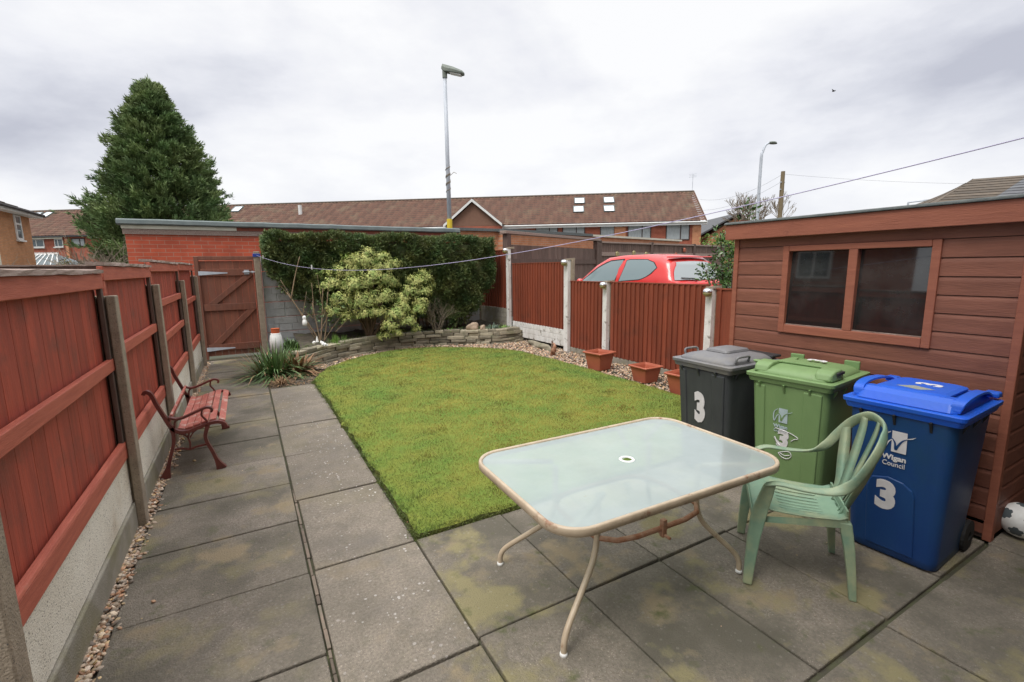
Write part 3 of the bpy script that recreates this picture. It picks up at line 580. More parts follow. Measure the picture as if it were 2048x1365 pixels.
for x in (1.90, 3.40, 4.86):
    bm = B(); bx(bm, x-0.045, x+0.045, -0.03, 0.08, -0.1, 1.9); obj('post', bm, 'conc_post', r, bevel=0.006)

# =====================================================================  RIGHT FENCE
PR = [(5.19, 9.28, 2.02, 0.2), (5.27, 7.18, 1.73, -0.1), (5.27, 6.08, 1.345, -0.1), (5.27, 4.05, 1.31, -0.1)]
prl = ['tall flaking white fence post farthest away beside the hedge', 'thick white painted post between the tall and low red panels', 'white post behind the first terracotta pot', 'white post nearest the shed, behind the black bin']
sll = ['small silver and amber solar light on the farthest white post', 'solar light on the thick white post between the tall and low panels', 'solar light on the white post in front of the red car', 'largest-looking solar light, on the white post beside the shed']
for i, (x, y, t, z0) in enumerate(PR):
    r = thing('painted_post', prl[i], 'fence post', (x, y, 0), group='white painted posts of the right fence')
    bm = B(); w = 0.062 if i == 1 else 0.05
    bx(bm, -0.075, 0.0, -w, w, -0.1+z0*0, t-0.03); obj('shaft', bm, 'conc_white', r, bevel=0.006)
    bm = B(); loft(bm, [[(-0.078, -w-.004, t-0.029), (0.075, -w-.03, t-0.029), (0.075, w-.03, t-0.029), (-0.078, w, t-0.029)], [(-0.078, -w, t), (0.07, -w-.03, t+0.012), (0.06, w-.03, t), (-0.078, w, t-0.005)]]); obj('worn_top', bm, 'conc_post', r)
    if i: bm = B(); bx(bm, 0.001, 0.07, -w-0.03, w-0.03, 0.4, t-0.03); obj('rear_shaft', bm, 'conc_post', r, bevel=0.006)
    s = thing('solar_light', sll[i], 'solar light', (x-0.08-0.05, y-0.02, t-0.075), group='solar lights on the white posts')
    k = 0.055
    bm = B(); lathe(bm, [(k*math.cos(R(a)), -0.002+k*math.sin(R(a))) for a in range(-88, 1, 11)], 20); obj('amber_dome', bm, 'amber', s, smooth=True)
    bm = B(); lathe(bm, [(k*1.04, 0.0), (k*1.06, 0.008), (k*0.95, 0.028), (k*0.72, 0.046), (k*0.55, 0.050)], 20); obj('silver_cap', bm, 'chrome', s, smooth=True)
    bm = B(); bx(bm, -0.022, 0.022, -0.022, 0.022, 0.0505, 0.054); obj('solar_cell', bm, 'panel_dark', s)
    bm = B(); bx(bm, k*0.8, 0.056, -0.015, 0.015, -0.02, 0.01); obj('bracket', bm, 'galv', s)
def rpanel(x0, y0, x1, y1, z0, z1, label, w=0.095):
    L = math.hypot(x1-x0, y1-y0); r = thing('right_fence', label, 'fence panel', (x0, y0, 0), math.atan2(-(x1-x0), y1-y0), 'featheredge panels of the right fence')
    board_panel(r, 0, L, z0, z1, 0.0, -1, 'wood_right', w, lap=(0.024, 0.005, 0.001)); bm = B(); bx(bm, 0.0005, 0.0025, 0, L, z0, z1-0.01); obj('backing', bm, 'wood_dark', r)
    bm = B(); bx(bm, -0.022, 0.02, 0, L, z1+0.001, z1+0.018); o = obj('capping', bm, 'wood_right', r); set_tint(o.data, [0.3]*8)
    bm = B(); bx(bm, 0.003, 0.04, 0, L, (z0+z1)/2-0.03, (z0+z1)/2+0.03); obj('rear_rail', bm, 'wood_right', r)
    return r
rpanel(5.20, 9.34, 5.08, 10.56, 0.66, 1.96, 'shaded red brown panel in the far corner beside the hedge')
rpanel(5.27, 7.25, 5.22, 9.22, 0.395, 1.655, 'tall red brown featheredge panel left of the thick white post')
rpanel(5.27, 6.14, 5.27, 7.11, 0.09, 1.31, 'narrow half-width featheredge panel behind the first pot')
rpanel(5.27, 4.11, 5.27, 6.02, 0.09, 1.315, 'wide low featheredge panel in front of the red car')
rpanel(5.27, 2.3, 5.27, 3.99, 0.09, 1.27, 'sliver of red panel between the last white post and the shed', 0.4)
def rboard(x0, y0, x1, y1, z0, z1, m, label):
    L = math.hypot(x1-x0, y1-y0); r = thing('gravel_board', label, 'gravel board', (x0, y0, 0), math.atan2(-(x1-x0), y1-y0), 'concrete boards under the right fence')
    bm = B(); bx(bm, -0.01, 0.03, 0, L, z0, z1)
    nrow = max(1, int((z1-z0)/0.09)); hh = (z1-z0)/nrow
    for k in range(nrow):
        y = 0.01+(0.1 if k % 2 else 0)
        while y < L-0.03:
            l = min(0.22, L-0.01-y); bx(bm, -0.017, -0.0105, y, y+l-0.012, z0+k*hh+0.006, z0+(k+1)*hh-0.006); y += l
    obj('board', bm, m, r, bevel=0.003)
rboard(5.20, 9.34, 5.08, 10.56, 0.12, 0.655, 'board_dark', 'tall mossy concrete base under the shaded corner panel')
rboard(5.27, 7.25, 5.22, 9.22, 0.06, 0.39, 'conc_white', 'white patched concrete board under the tall panel')
rboard(5.27, 6.14, 5.27, 7.11, -0.1, 0.085, 'board_dark', 'short concrete board under the half-width panel')
rboard(5.27, 4.11, 5.27, 6.02, -0.1, 0.085, 'board_dark', 'concrete board behind the terracotta pots')
rboard(5.27, 2.3, 5.27, 3.99, -0.1, 0.085, 'board_dark', 'concrete board hidden low beside the shed')

# =====================================================================  SHED
r = thing('garden_shed', 'red brown weatherboarded garden shed with flat felt roof', 'shed', (3.6, 2.54, 0))
def cladding(par, fn, L, z0, z1, win=None):
    """fn(s,out,z)->3D ; boards from z0 to z1 along s 0..L with an opening win=(s0,s1,z0,z1)"""
    bm = B(); tl = []; z = z1
    while z > z0+0.01:
        zb = max(z-0.1085, z0); spans = [(0, L)]
        if win and z > win[2]+0.01 and zb < win[3]-0.01:
            spans = [(0, win[0]), (win[1], L)]
        for s0, s1 in spans:
            sec = [(0.0, zb+0.0025), (0.0155, zb+0.0025), (0.0155, zb+0.082), (0.0135, zb+0.092), (0.009, z-0.002), (0.0, z-0.002)]
            t = random.random(); hexa(bm, [fn(s0, o_, zz) for o_, zz in sec], [fn(s1, o_, zz) for o_, zz in sec]); tl += [t]*12
        z = zb
    o = obj('wall_boards', bm, 'shed', par); set_tint(o.data, tl); return o
WIN = (0.395, 1.335, 1.0665, 1.7175)
cladding(r, lambda s, o_, z: (-o_, -s, z), 1.70, 0.03, 1.826, WIN)
bm = B(); bx(bm, -0.014, 0, -1.68, -0.02, 1.8265, 1.86); obj('frieze_board', bm, 'shed', r)
cladding(r, lambda s, o_, z: (s, o_, z), 2.2, 0.03, 1.95)
cladding(r, lambda s, o_, z: (s, -1.70-o_, z), 2.2, 0.03, 1.95)
bm = B(); bx(bm, 0.001, 0.03, -0.39, -0.001, 0.0, 1.84); bx(bm, 0.001, 0.03, -1.69, -1.34, 0.0, 1.84); bx(bm, 0.001, 0.03, -1.34, -0.39, 0, 1.06); bx(bm, 0.001, 0.03, -1.34, -0.39, 1.72, 1.84); obj('inner_wall', bm, 'wood_dark', r); bm = B(); bx(bm, 2.15, 2.18, -1.7, 0, 0, 1.9); obj('back_wall', bm, 'wood_dark', r)
for s in (0.0, 1.70):
    bm = B(); bx(bm, -0.028, 0.02, -s-0.02, -s+0.02, 0.0, 1.845); obj('corner_board', bm, 'shed_trim', r, bevel=0.004)
y0, y1, z0, z1 = -WIN[0], -WIN[1], WIN[2], WIN[3]
f = B(); bx(f, -0.03, 0.03, y1, y1+0.045, z0, z1); bx(f, -0.03, 0.03, y0-0.045, y0, z0, z1); bx(f, -0.031, 0.03, y1+0.0455, y0-0.0455, z0, z0+0.060); bx(f, -0.031, 0.03, y1+0.0455, y0-0.0455, z1-0.04, z1)
bx(f, -0.03, 0.03, -0.90, -0.845, z0+0.0605, z1-0.0405); wf = obj('window', f, 'shed_trim', r, bevel=0.004)
for a, b_ in ((-0.845, y0-0.045), (y1+0.045, -0.90)):
    bm = B(); hexa(bm, [(-0.004, a, z0+0.060), (0.0, a, z0+0.060), (0.0, b_, z0+0.060), (-0.004, b_, z0+0.060)], [(0.022, a, z1-0.04), (0.026, a, z1-0.04), (0.026, b_, z1-0.04), (0.022, b_, z1-0.04)]); obj('pane', bm, 'shed_glass', wf)
    bm = B(); bx(bm, -0.012, -0.001, a, b_, z0+0.0605, z0+0.068); obj('bead', bm, 'wood_worn', wf)
bm = B(); bx(bm, -0.085, -0.055, -1.86, 0.07, 1.785, 1.905); o = obj('fascia', bm, 'shed_trim', r, bevel=0.004)
bm = B(); bx(bm, -0.0545, 2.3, 0.04, 0.07, 1.785, 1.905); obj('fascia', bm, 'shed_trim', r, bevel=0.004)
bm = B(); bx(bm, -0.0545, 2.3, -1.86, -1.83, 1.785, 1.905); obj('fascia', bm, 'shed_trim', r, bevel=0.004)
bm = B(); hexa(bm, [(-0.10, -1.88, 1.906), (2.3, -1.88, 1.915), (2.3, 0.085, 1.915), (-0.10, 0.085, 1.906)], [(-0.095, -1.87, 1.925), (2.3, -1.87, 1.99), (2.3, 0.075, 1.99), (-0.095, 0.075, 1.925)]); obj('roof', bm, 'felt', r, bevel=0.006)

# =====================================================================  BACKGROUND BUILDINGS
def tiled(bm, L, run, rise, eave_z, y0, tl, px=0.30, course=0.33, x0=0.0, hole=None, seg=6, depth=0.045):
    """pantile-like roof slope: x from x0..x0+L, from (y0,eave_z) up to (y0+run,eave_z+rise)"""
    sl = math.hypot(run, rise); nc = int(sl/course); nx_ = int(L/px*seg); d = Vector((0, run, rise))/sl; nrm = Vector((0, -rise, run))/sl
    xs = [x0+L*i/nx_ for i in range(nx_+1)]; prof = [depth*(0.5+0.5*math.cos(2*math.pi*i/seg)) for i in range(nx_+1)]
    for c in range(nc):
        a = Vector((0, y0, eave_z))+d*(sl*c/nc); b_ = Vector((0, y0, eave_z))+d*(sl*(c+1)/nc)
        V = []
        for i, x in enumerate(xs):
            V.append([bm.verts.new(Vector((x, a.y, a.z))+nrm*(prof[i]+0.02)), bm.verts.new(Vector((x, b_.y, b_.z))+nrm*prof[i])])
            tl += [((c*7.13+int(i/seg)*3.7) % 1.0)]*2
        for i in range(nx_): bm.faces.new([V[i][0], V[i+1][0], V[i+1][1], V[i][1]])
# long terrace: local x runs left->right along the eaves, y into the building
TD = Vector((0.809, -0.587, 0)); c_eave = 39.4
TO = Vector((0.587, 0.809, 0))*c_eave + TD*10.865
r = thing('terraced_building', 'long brown tiled terrace of brick houses behind the garages', 'building', TO, math.atan2(-0.587, 0.809))
bm = B(); tl = []; tiled(bm, 80, 4.2, 2.8, 5.0, 0, tl, x0=-80, course=0.36, px=0.36)
o = obj('roof', bm, 'tile', r, smooth=False); set_tint(o.data, tl)
bm = B(); prism(bm, [(4.2, 7.83), (8.4, 5.03), (8.4, 4.93), (4.2, 7.73)], lambda a, b_: (-80, a, b_), lambda a, b_: (0, a, b_)); obj('rear_roof', bm, 'slate', r)
bm = B(); tube(bm, [(-80, 4.2, 7.82), (0.02, 4.2, 7.82)], 0.10, 8); o = obj('ridge', bm, 'tile_dark', r); set_tint(o.data, [0.6])
bm = B(); bx(bm, -80, -0.25, 0.4, 8.0, -0.1, 4.92); hexa(bm, [(-80, 0.4, 4.92), (-0.25, 0.4, 4.92), (-0.25, 8, 4.92), (-80, 8, 4.92)], [(-80, 4.15, 7.6), (-0.25, 4.15, 7.6), (-0.25, 4.25, 7.6), (-80, 4.25, 7.6)]); obj('wall', bm, 'brick_terrace', r)
bm = B(); prism(bm, [(-0.05, 4.90), (4.2, 7.74), (4.2, 7.90), (-0.05, 5.07)], lambda a, b_: (0.0, a, b_), lambda a, b_: (0.06, a, b_)); o = obj('verge', bm, 'tile', r); set_tint(o.data, [0.5])
bm = B(); bx(bm, -54, 0.1, -0.08, -0.04, 4.70, 4.93); bx(bm, -0.14, 0.10, -0.039, 0.4, 4.70, 4.90); obj('fascia_board', bm, 'white_paint', r)
bm = B(); bx(bm, -80, -57.0, -0.08, -0.04, 4.72, 4.93); obj('fascia_board', bm, 'cream', r)
bm = B(); tube(bm, [(-54, -0.13, 4.90), (0.05, -0.13, 4.90)], 0.06, 8); obj('gutter', bm, 'white_paint', r)
bm = B(); tube(bm, [(-80, -0.13, 4.90), (-54.05, -0.13, 4.90)], 0.06, 8); obj('gutter', bm, 'dark', r)
def window(par, x0, x1, z0, z1, fm='frame_dark', y=0.4, mull=(0.62,), fw=0.07, curtain=True, sill=False):
    f = B(); bx(f, x0, x1, y-0.05, y+0.05, z1-fw, z1); bx(f, x0, x1, y-0.05, y+0.05, z0, z0+fw); bx(f, x0, x0+fw, y-0.05, y+0.05, z0+fw, z1-fw); bx(f, x1-fw, x1, y-0.05, y+0.05, z0+fw, z1-fw)
    for q in mull: xm = x0+(x1-x0)*q; bx(f, xm-fw/2, xm+fw/2, y-0.045, y+0.045, z0+fw, z1-fw)
    w = obj('window', f, fm, par)
    g = B(); bx(g, x0+fw, x1-fw, y-0.012, y-0.004, z0+fw, z1-fw); obj('pane', g, 'curtain' if curtain else 'win_glass', w)
    if sill: g = B(); bx(g, x0-0.08, x1+0.08, y-0.14, y-0.052, z0-0.10, z0-0.002); obj('sill', g, 'white_paint', w)
    return w
for x0 in (-2.95, -5.95, -8.15, -11.2, -13.4): window(r, x0, x0+1.85, 3.55, 4.85)
for x0, x1 in ((-0.95, -0.27), (-3.7, -3.3), (-6.1, -5.98), (-8.9, -8.4)): pass
for xa, xb in ((-0.9, -0.24), (-7.0, -6.1)): bm = B(); bx(bm, xa, xb, 0.33, 0.398, 0, 4.68); obj('brick_pier', bm, 'brick_orange', r)
for x0, x1, fm in ((-60.9, -59.5, 'white_paint'), (-58.4, -57.5, 'white_paint')): window(r, x0, x1, 4.0, 4.72, fm, sill=True, curtain=False, mull=(0.4,))
window(r, -56.6, -55.2, 4.0, 4.75, 'frame_dark', curtain=True)
bm = B(); bx(bm, -57.1, -56.8, 0.2, 0.398, 0, 4.7); obj('brick_pier', bm, 'brick_orange', r)
sl_ = math.atan2(2.8, 4.2)
def skylight(x, v, w=0.80, hgt=0.98, label=None):
    y = v*math.cos(sl_); z = 5.0+v*math.sin(sl_); M_ = Matrix.Translation((x, y, z)) @ Matrix.Rotation(sl_, 4, 'X')
    f = B(); t = 0.07
    for a in ((-w/2, w/2, 0, t), (-w/2, w/2, hgt-t, hgt), (-w/2, -w/2+t, t, hgt-t), (w/2-t, w/2, t, hgt-t)): bx(f, *a, 0.03, 0.13, M_)
    s = obj('roof_window', f, 'lead', r); g = B(); bx(g, -w/2+t, w/2-t, t, hgt-t, 0.09, 0.10, M_); obj('pane', g, 'skylight_glass', s)
for x, v in ((-9.85, 1.75), (-9.75, 3.30), (-7.33, 1.72), (-7.25, 3.28), (-41.9, 3.6), (-63.6, 3.6), (-62.4, 3.6)): skylight(x, v, 0.9, 1.05)
bm = B(); tube(bm, [(-35, 2.4, 6.5), (-35, 2.4, 7.4)], 0.16, 10); obj('vent_pipe', bm, 'white_paint', r)
# small front gable on the terrace
bm = B(); prism(bm, [(-18.4-2.2, 4.9), (-18.4+2.35, 4.9), (-18.4+0.05, 6.75)], lambda a, b_: (a, -1.0, b_), lambda a, b_: (a, 3.0, b_)); obj('gable', bm, 'render_brown', r)
for s, sx_ in ((-1, -20.75), (1, -15.95)):
    ap = (-18.35, 6.95); e = (sx_, 4.98)
    bm = B(); hexa(bm, [(e[0], -1.25, e[1]), (ap[0], -1.25, ap[1]), (ap[0], 4.2, ap[1]), (e[0], 0.9, e[1])], [(e[0], -1.25, e[1]+0.10), (ap[0], -1.25, ap[1]+0.10), (ap[0], 4.2, ap[1]+0.10), (e[0], 0.9, e[1]+0.10)]); o = obj('gable_roof', bm, 'tile', r); set_tint(o.data, [0.6]*8)
    bm = B(); hexa(bm, [(e[0], -1.30, e[1]-0.17), (ap[0], -1.30, ap[1]-0.17), (ap[0], -1.255, ap[1]-0.17), (e[0], -1.255, e[1]-0.17)], [(e[0], -1.30, e[1]+0.05), (ap[0], -1.30, ap[1]+0.05), (ap[0], -1.255, ap[1]+0.05), (e[0], -1.255, e[1]+0.05)]); obj('bargeboard', bm, 'white_paint', r)
bm = B(); bx(bm, -20.6, -16.1, -1.0, 0.39, 0, 4.89); obj('porch_wall', bm, 'brick_terrace', r)
bm = B(); tube(bm, [(-0.1, 4.2, 7.8), (-0.1, 4.2, 9.3)], 0.02, 6); [tube(bm, [(-0.4+0.0, 4.2, 9.0+k*.12), (0.2, 4.2, 9.05+k*.12)], 0.012, 5) for k in range(3)]; obj('aerial', bm, 'galv', r)

# own house, behind the camera (its back wall shades the patio) 
r = thing('own_house', 'red brick back wall of the house the picture is taken from', 'house', (0, -0.75, 0))
bm = B(); bx(bm, -1.2, 7.5, -7, 0, -0.1, 5.2); obj('wall', bm, 'brick_dark', r)
bm = B(); bx(bm, -1.6, 7.9, -7.4, 0.35, 5.201, 5.35); obj('roof', bm, 'tile_dark', r)
bm = B(); bx(bm, 4.1, 7.49, 0.001, 1.45, -0.1, 2.9); obj('shade_block', bm, 'brick_dark', r)  # unseen block added to darken the right corner of the patio
r = thing('neighbour_house', 'red brick house with white windows mirrored in the shed window', 'house', (-14, 3.5, 0))
bm = B(); bx(bm, -6, 0, 6.6, 18, -0.1, 4.6); obj('wall', bm, 'brick_terrace', r)
bm = B(); hexa(bm, [(0.4, 6.3, 4.601), (0.4, 18.4, 4.601), (-6.4, 18.4, 4.601), (-6.4, 6.3, 4.601)], [(-2.9, 6.3, 6.8), (-2.9, 18.4, 6.8), (-3.1, 18.4, 6.8), (-3.1, 6.3, 6.8)]); obj('roof', bm, 'tile_dark', r)
for y in (7.2, 9.9, 12.8, 15.5):
    f = B(); bx(f, 0.0, 0.06, y, y+1.4, 2.6, 3.8); w = obj('window', f, 'white_paint', r); g = B(); bx(g, 0.061, 0.07, y+0.1, y+0.65, 2.7, 3.7); bx(g, 0.061, 0.07, y+0.75, y+1.3, 2.7, 3.7); obj('pane', g, 'win_glass', w)
# orange brick house on the far left
r = thing('brick_house', 'orange brick house with narrow white window at the left edge', 'house', (-10.18, 36.8, 0))
bm = B(); bx(bm, -8, 0, -9.5, 0, -0.1, 4.86); obj('wall', bm, 'brick_left', r)
bm = B(); e = 0.45; A_ = [(e, e, 4.84), (e, -10, 4.84), (-8.5, -10, 4.84), (-8.5, e, 4.84)]; T_ = [(-4.0, -4.2, 6.75), (-4.0, -10, 6.75), (-4.1, -10, 6.75), (-4.1, -4.2, 6.75)]
hexa(bm, [(p[0], p[1], 4.84) for p in A_], T_); o = obj('roof', bm, 'tile_dark', r)
bm = B()
for k in range(12):
    f_ = k/12; q0 = [(A_[0][0]+(T_[0][0]-A_[0][0])*f_, A_[0][1]+(T_[0][1]-A_[0][1])*f_), (A_[1][0]+(T_[1][0]-A_[1][0])*f_, -10)]; z = 4.84+1.91*f_
    bx(bm, q0[0][0]-0.30, q0[0][0]+0.03, -10, q0[0][1], z+0.02, z+0.06)
o = obj('tile_courses', bm, 'tile_dark', r)
bm = B(); bx(bm, e-0.02, e+0.02, -10, e, 4.66, 4.82); bx(bm, 0.001, e-0.021, -10, e, 4.66, 4.68); obj('fascia_board', bm, 'white_paint', r)
bm = B(); tube(bm, [(e+0.08, -10, 4.82), (e+0.08, e, 4.82)], 0.07, 8); obj('gutter', bm, 'dark', r)
f = B(); yw0, yw1 = -2.15, -1.35
bx(f, 0.0, 0.06, yw0, yw1, 3.35, 3.45); bx(f, 0.0, 0.06, yw0, yw1, 4.55, 4.62); bx(f, 0.0, 0.06, yw0, yw0+0.10, 3.45, 4.55); bx(f, 0.0, 0.06, yw1-0.10, yw1, 3.45, 4.55); bx(f, 0.0, 0.065, yw0+.1, yw1-.1, 4.12, 4.22)
w = obj('window', f, 'white_paint', r); g = B(); bx(g, 0.001, 0.03, yw0+0.1, yw1-0.1, 3.45, 4.12); bx(g, 0.001, 0.03, yw0+0.1, yw1-0.1, 4.22, 4.55); obj('pane', g, 'win_glass', w); g = B(); bx(g, 0.0, 0.14, yw0-0.06, yw1+0.06, 3.26, 3.345); obj('sill', g, 'white_paint', w)
f = B(); bx(f, 0.001, 0.05, -6.6, -4.6, 1.0, 3.2); obj('cream_panel', f, 'cream', r)
r = thing('flat_extension', 'low white edged flat roof below the orange brick house', 'extension', (-8.7, 30.5, 0))
bm = B(); bx(bm, -1.4, 1.4, -3, 3, -0.1, 1.72); obj('wall', bm, 'cream', r); bm = B(); bx(bm, -1.5, 1.5, -3.1, 3.1, 1.722, 1.84); obj('roof_edge', bm, 'white_paint', r)
# conservatory
r = thing('conservatory', 'white framed conservatory roof beyond the orange house', 'conservatory', (-10.7, 41.6, 0), R(-30))
bm = B(); bx(bm, -1.0, 1.5, -1.4, 1.4, -0.1, 1.7); obj('wall', bm, 'white_paint', r)
bm = B(); hexa(bm, [(-1.3, -1.7, 1.75), (1.9, -1.7, 1.75), (1.9, 1.7, 1.75), (-1.3, 1.7, 1.75)], [(-1.1, -0.05, 2.75), (0.4, -0.05, 2.75), (0.4, 0.05, 2.75), (-1.1, 0.05, 2.75)]); obj('glass_roof', bm, 'win_glass', r)
bm = B()
for k in range(7):
    x = -1.3+3.2*k/6; xt = -1.1+1.5*k/6; tube(bm, [(x, -1.72, 1.76), (xt, -0.06, 2.77)], 0.035, 6)
tube(bm, [(-1.15, 0, 2.79), (0.45, 0, 2.79)], 0.05, 6)
for k in range(16): bx(bm, -1.1+k*0.1, -1.05+k*0.1, -0.01, 0.01, 2.82, 2.92)
obj('glazing_bars', bm, 'white_paint', r)

# red brick garage behind the gate
r = thing('brick_garage', 'orange red brick garage with grey edged flat roof behind the gate', 'garage', (-2.05, 12.5, 0))
bm = B(); bx(bm, 0, 7.2, 0.0, 5.5, -0.1, 2.42); obj('wall', bm, 'brick_garage', r)
bm = B(); bx(bm, -0.03, 7.3, -0.035, -0.002, 2.36, 2.47); obj('timber_board', bm, 'wood_worn', r); bm = B(); bx(bm, -0.04, 2.0, -0.055, -0.036, 2.47, 2.545); obj('timber_board', bm, 'cream', r); bm = B(); bx(bm, 2.0, 7.3, -0.05, -0.036, 2.47, 2.545); obj('timber_board', bm, 'wood_right', r)
bm = B(); loft(bm, [[(x, -0.10, 2.546+dz), (x, -0.13, 2.57+dz), (x, -0.12, 2.645+dz), (x, -0.04, 2.672+dz), (x, 5.6, 2.70), (x, 5.6, 2.546)] for x, dz in [(-0.1+7.5*k/20, random.uniform(-.006, .006)) for k in range(21)]]); obj('roof', bm, 'lead', r)
# long low orange brick garages further right
r = thing('orange_garages', 'row of low light orange brick garages behind the lamp post', 'garage', (5.67, 14.0, 0))
bm = B(); bx(bm, 0, 1.76, 0, 5, 0.0, 2.74); obj('wall', bm, 'brick_orange', r); bm = B(); bx(bm, 0.9, 1.77, -0.012, -0.001, 0.0, 2.12); obj('lower_render', bm, 'cream', r)
bm = B(); bx(bm, -0.1, 1.85, -0.1, 5, 2.741, 2.83); obj('roof_edge', bm, 'felt', r)
r = thing('brick_outbuilding', 'low orange brick outbuilding with cream coping behind the dark gates', 'outbuilding', (7.45, 13.75, 0), math.atan2(16.744-14.0, 18.75-8.2)*0.92)
bm = B(); bx(bm, 0, 11.6, 0, 3, -0.1, 2.72); obj('wall', bm, 'brick_orange', r); bm = B(); bx(bm, -0.05, 4.6, -0.1, 3, 2.722, 2.82); obj('roof_edge', bm, 'felt', r); bm = B(); bx(bm, 4.6, 11.7, -0.08, 3, 2.722, 2.80); obj('coping', bm, 'cream', r)

# dark gates and fence behind the car
DA = Vector((5.86, 10.72, 0)); DB = Vector((10.57, 12.78, 0)); ang = math.atan2(DB.y-DA.y, DB.x-DA.x); Lg = (DB-DA).length
r = thing('double_gates', 'tall dark brown double gates with crossbar above, behind the corner post', 'gate', DA, ang)
for q in (0, Lg-0.16):
    bm = B(); bx(bm, q, q+0.16, -0.08, 0.08, 0, 2.42); obj('gate_post', bm, 'wood_dark', r, bevel=0.01)
bm = B(); bx(bm, -0.08, Lg+0.05, -0.10, 0.10, 2.425, 2.50); obj('crossbar', bm, 'wood_worn', r, bevel=0.006)
for q in (0.17, Lg/2+0.01):
    w = Lg/2-0.18; bm = B(); tl = []
    for k in range(14): bx(bm, q+w*k/14, q+w*(k+1)/14-0.006, 0.0, 0.03, 0.1, 2.16); tl += [random.random()]*8
    gl = obj('gate_leaf', bm, 'wood_dark', r); set_tint(gl.data, tl)
    g = B(); bx(g, q, q+w, -0.04, -0.001, 1.66, 1.80); bx(g, q, q+w, -0.04, -0.001, 0.3, 0.44)
    xa, xb = (q, q+w) if q < 1 else (q+w, q)
    hexa(g, [(xb, -0.042, 1.66), (xb, -0.002, 1.66), (xb, -0.002, 1.48), (xb, -0.042, 1.48)], [(xa, -0.042, 0.72), (xa, -0.002, 0.72), (xa, -0.002, 0.54), (xa, -0.042, 0.54)])
    obj('braces', g, 'wood_dark', gl)
r = thing('board_fence', 'weathered dark board fence with pale rails behind the red car', 'fence', DB, math.atan2(14.14-12.78, 18.7-10.57))
tl = []; bm = B(); L2 = 8.6
x = 0.1
while x < L2: bx(bm, x, x+0.105, 0.0, 0.02, 0.1, 2.36); tl += [random.random()]*8; x += 0.118
o = obj('boards', bm, 'wood_dark', r); set_tint(o.data, tl)
for z in (0.6, 1.3, 1.93):
    bm = B(); bx(bm, 0, L2, -0.04, -0.001, z, z+0.13); obj('rail', bm, 'wood_worn' if z > 1.5 else 'wood_dark', r)
bm = B(); bx(bm, 0, L2, -0.06, 0.06, 2.362, 2.42); obj('capping', bm, 'wood_worn', r)
for x in (0.02, 3.0, 6.0): bm = B(); bx(bm, x, x+0.14, -0.06, 0.05, 0, 2.45); obj('post', bm, 'wood_dark', r)
bm = B(); bx(bm, 0.2, L2, 0.30, 0.34, 0.0, 2.2); obj('rear_boards', bm, 'wood_right', r)
pz = [(1.0, 1.99), (1.95, 2.03), (2.7, 1.99), (4.7, 1.98), (5.3, 2.18)]
for k, (x, z) in enumerate(pz):
    p = Vector((DB.x, DB.y, 0))+Vector((math.cos(r.rotation_euler[2])*x+math.sin(r.rotation_euler[2])*0.09, math.sin(r.rotation_euler[2])*x-math.cos(r.rotation_euler[2])*0.09, z))
    q = thing('wall_ornament', ['first pale yellow face ornament hung on the dark fence, from the gates', 'second yellowish ornament hung on the dark fence rail', 'third yellowish ornament on the rail above the car roof', 'orange ornament hung on the rail behind the rear of the car', 'small orange ornament hung high on the dark fence'][k], 'ornament', p, r.rotation_euler[2], 'ornaments hung on the dark fence')
    s = 0.09
    bm = B(); prism(bm, [(s*math.cos(a)*(1+0.15*math.cos(3*a)), s*1.1*math.sin(a)) for a in np.linspace(0, 6.28, 15)[:-1]], lambda a, b_: (a, 0.045, b_), lambda a, b_: (a*0.8, 0, b_*0.8)); obj('plaque', bm, 'amber' if k < 3 else 'terracotta', q)
    bm = B(); bx(bm, -0.04, -0.015, -0.008, -0.001, 0.01, 0.03); bx(bm, 0.015, 0.04, -0.008, -0.001, 0.01, 0.03); bx(bm, -0.025, 0.025, -0.008, -0.001, -0.04, -0.025); obj('features', bm, 'wood_dark', q)

# small far house, right
r = thing('gabled_house', 'small far brick house with slate roof between the terrace and the lamp post', 'house', (41.6, 29.8, 0), R(-30))
bm = B(); bx(bm, -2.6, 1.2, 0, 7, 0, 4.4); prism(bm, [(-2.4, 4.4), (1.2, 4.4), (0.0, 6.0)], lambda a, b_: (a, 0.0, b_), lambda a, b_: (a, 7, b_)); obj('wall', bm, 'brick_orange', r)
bm = B(); hexa(bm, [(-4.2, -0.4, 3.95), (0.1, -0.4, 6.3), (0.1, 7.4, 6.3), (-4.2, 7.4, 3.95)], [(-4.2, -0.4, 4.1), (0.1, -0.4, 6.45), (0.1, 7.4, 6.45), (-4.2, 7.4, 4.1)]); hexa(bm, [(0.1, -0.4, 6.3), (1.9, -0.4, 4.9), (1.9, 7.4, 4.9), (0.1, 7.4, 6.3)], [(0.1, -0.4, 6.45), (1.9, -0.4, 5.05), (1.9, 7.4, 5.05), (0.1, 7.4, 6.45)]); o = obj('roof', bm, 'slate', r)
